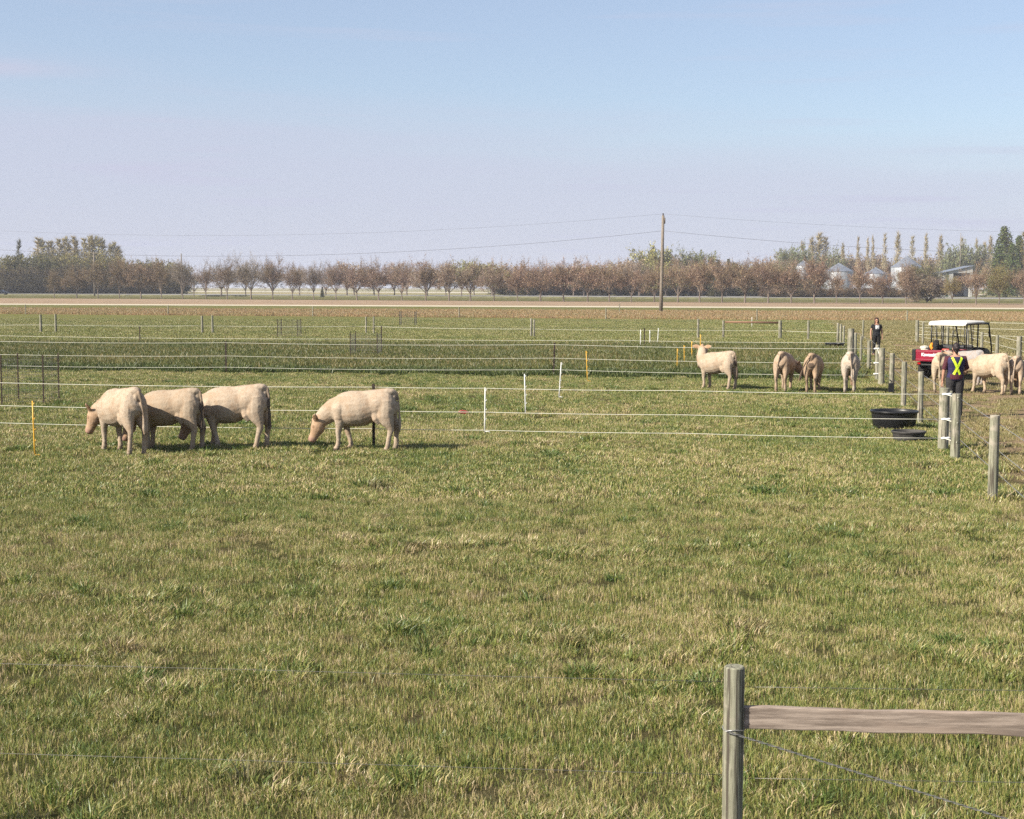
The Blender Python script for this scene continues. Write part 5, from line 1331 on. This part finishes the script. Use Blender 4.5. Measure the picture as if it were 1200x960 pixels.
for px, yt in ((378, 336), (838, 308)): back('spruce', px, 440, yt - 0, (.04, .05, .03), 'tiny dark conifer', 'between the roadside trunks')
for px, yt, wn in ((958, 273, 2.0), (949, 278, 1.6), (965, 278, 1.6), (938, 283, 1.2), (985, 285, .8), (1003, 278, .9), (1014, 279, .7), (1020, 277, .8), (1034, 274, .9), (1049, 272, .95), (1066, 277, 1.1), (1082, 274, .85), (1099, 276, 1.1), (1124, 279, .9), (1141, 280, .8), (1157, 277, 1.3), (1150, 284, 1.0)):
    back('poplar', px, 680, yt, (.56, .47, .27), 'tall pale poplar', 'behind the grain bins', wn * 1.0)
for px, yt in ((921, 290), (934, 288), (970, 291), (1112, 290), (1120, 292), (1137, 285)): back('oak', px, 660, yt, (.22, .24, .12), 'green tree', 'among the right-hand poplars', .6)
px = 905
while px < 1200: back('oak', px, 700, rb_.uniform(297, 305), rb_.choice([(.33, .23, .15), (.30, .22, .15), (.38, .28, .18)]), 'rusty brown tree', 'massed behind the grain bins'); px += rb_.uniform(10, 15)
for px, yt, D in ((1173, 268, 520), (1182, 287, 500), (1190, 278, 540), (1166, 290, 520)): back('spruce', px, D, yt, (.12, .15, .055), 'dark green spruce', 'at the right end of the tree line', 1.0)
for px, yt in ((1197, 272), (1206, 276)): back('poplar', px, 520, yt, (.30, .24, .09), 'golden poplar', 'at the right end of the tree line', 2.0)
for px, yt, c in ((1070, 309, (.2, .18, .075)), (1084, 311, (.18, .17, .07)), (1092, 314, (.2, .17, .08)), (1060, 318, (.26, .19, .07))): back('oak', px, 470, yt, c, 'olive tree', 'in front of the largest grain bin', .8)
for px in range(902, 1062, 9): back('bush', px, 430, rb_.uniform(336, 340), (.17, .12, .075), 'low brown shrub', 'in front of the grain bins', 1.7)
back('bush', 1085, 330, 322, (.34, .25, .21), 'large rounded pinkish grey bush', 'at the front below the grain bins', 1.35)
for (what, grp), lst in groups.items():
    lst.sort(key=lambda q: q[1])
    for i, (kind, px, D, yt, col, wn) in enumerate(lst):
        lab = f'{what}, {ordn(i)} from the left {grp}' if len(lst) > 1 else f'{what} {grp}'
        tree(kind, px, D, yt, col, lab, f'{what}s {grp}'[:70], wn)

tick('trees')
# ================================================================== small far things
def car(px, D, z, label):
    root = empty('parked_car' if False else 'car', at_dist(px, D) + Vector((0, 0, z)), 0, label, 'car')
    mb = MB(); vs = []; pr = [(-2.2, .5, .85), (-2.1, .4, 1.0), (-1.2, .35, 1.05), (1.1, .35, 1.0), (2.1, .4, .9), (2.25, .5, .7)]
    for x, lo, hi in pr: vs += [(x, -.85, lo), (x, .85, lo), (x, .85, hi), (x, -.85, hi)]
    fs = [(i * 4 + q, i * 4 + (q + 1) % 4, i * 4 + 4 + (q + 1) % 4, i * 4 + 4 + q) for i in range(5) for q in range(4)] + [(3, 2, 1, 0), (20, 21, 22, 23)]
    mb.add(vs, fs); mb.build('body', M['car_paint'], root, bevel=.05)
    mb = MB(); mb.add([(-1.3, -.8, 1.03), (1.0, -.8, 1.0), (.5, -.7, 1.5), (-.9, -.7, 1.52), (-1.3, .8, 1.03), (1.0, .8, 1.0), (.5, .7, 1.5), (-.9, .7, 1.52)], [(0, 1, 2, 3), (7, 6, 5, 4), (1, 5, 6, 2), (4, 0, 3, 7), (3, 2, 6, 7), (0, 4, 5, 1)]); mb.build('cabin', M['car_glass'], root, bevel=.05)
    for x in (-1.35, 1.35):
        for s in (1, -1): mb = MB(); mb.tube([(x, s * .65, .33), (x, s * .87, .33)], .33, 16); mb.build('wheel', M['tyre'], root, True)
hy0 = gp(3, 345.6, .5); car(3, hy0.y, .5, 'dark car on the highway at the left edge')
# ================================================================== haze
hz = MB(); hz.box(-6100, -300, -1, 6100, 6100, 33)
m, t, b = mat('thin air haze'); t.nodes.remove(b)
pv = t.nodes.new('ShaderNodeVolumePrincipled'); pv.inputs['Color'].default_value = (.86, .9, 1, 1); pv.inputs['Density'].default_value = .00018; pv.inputs['Anisotropy'].default_value = .0
t.links.new(pv.outputs[0], t.nodes['Material Output'].inputs['Volume'])
tag(hz.build('haze', m), 'pale blue autumn haze over the fields', kind='stuff')
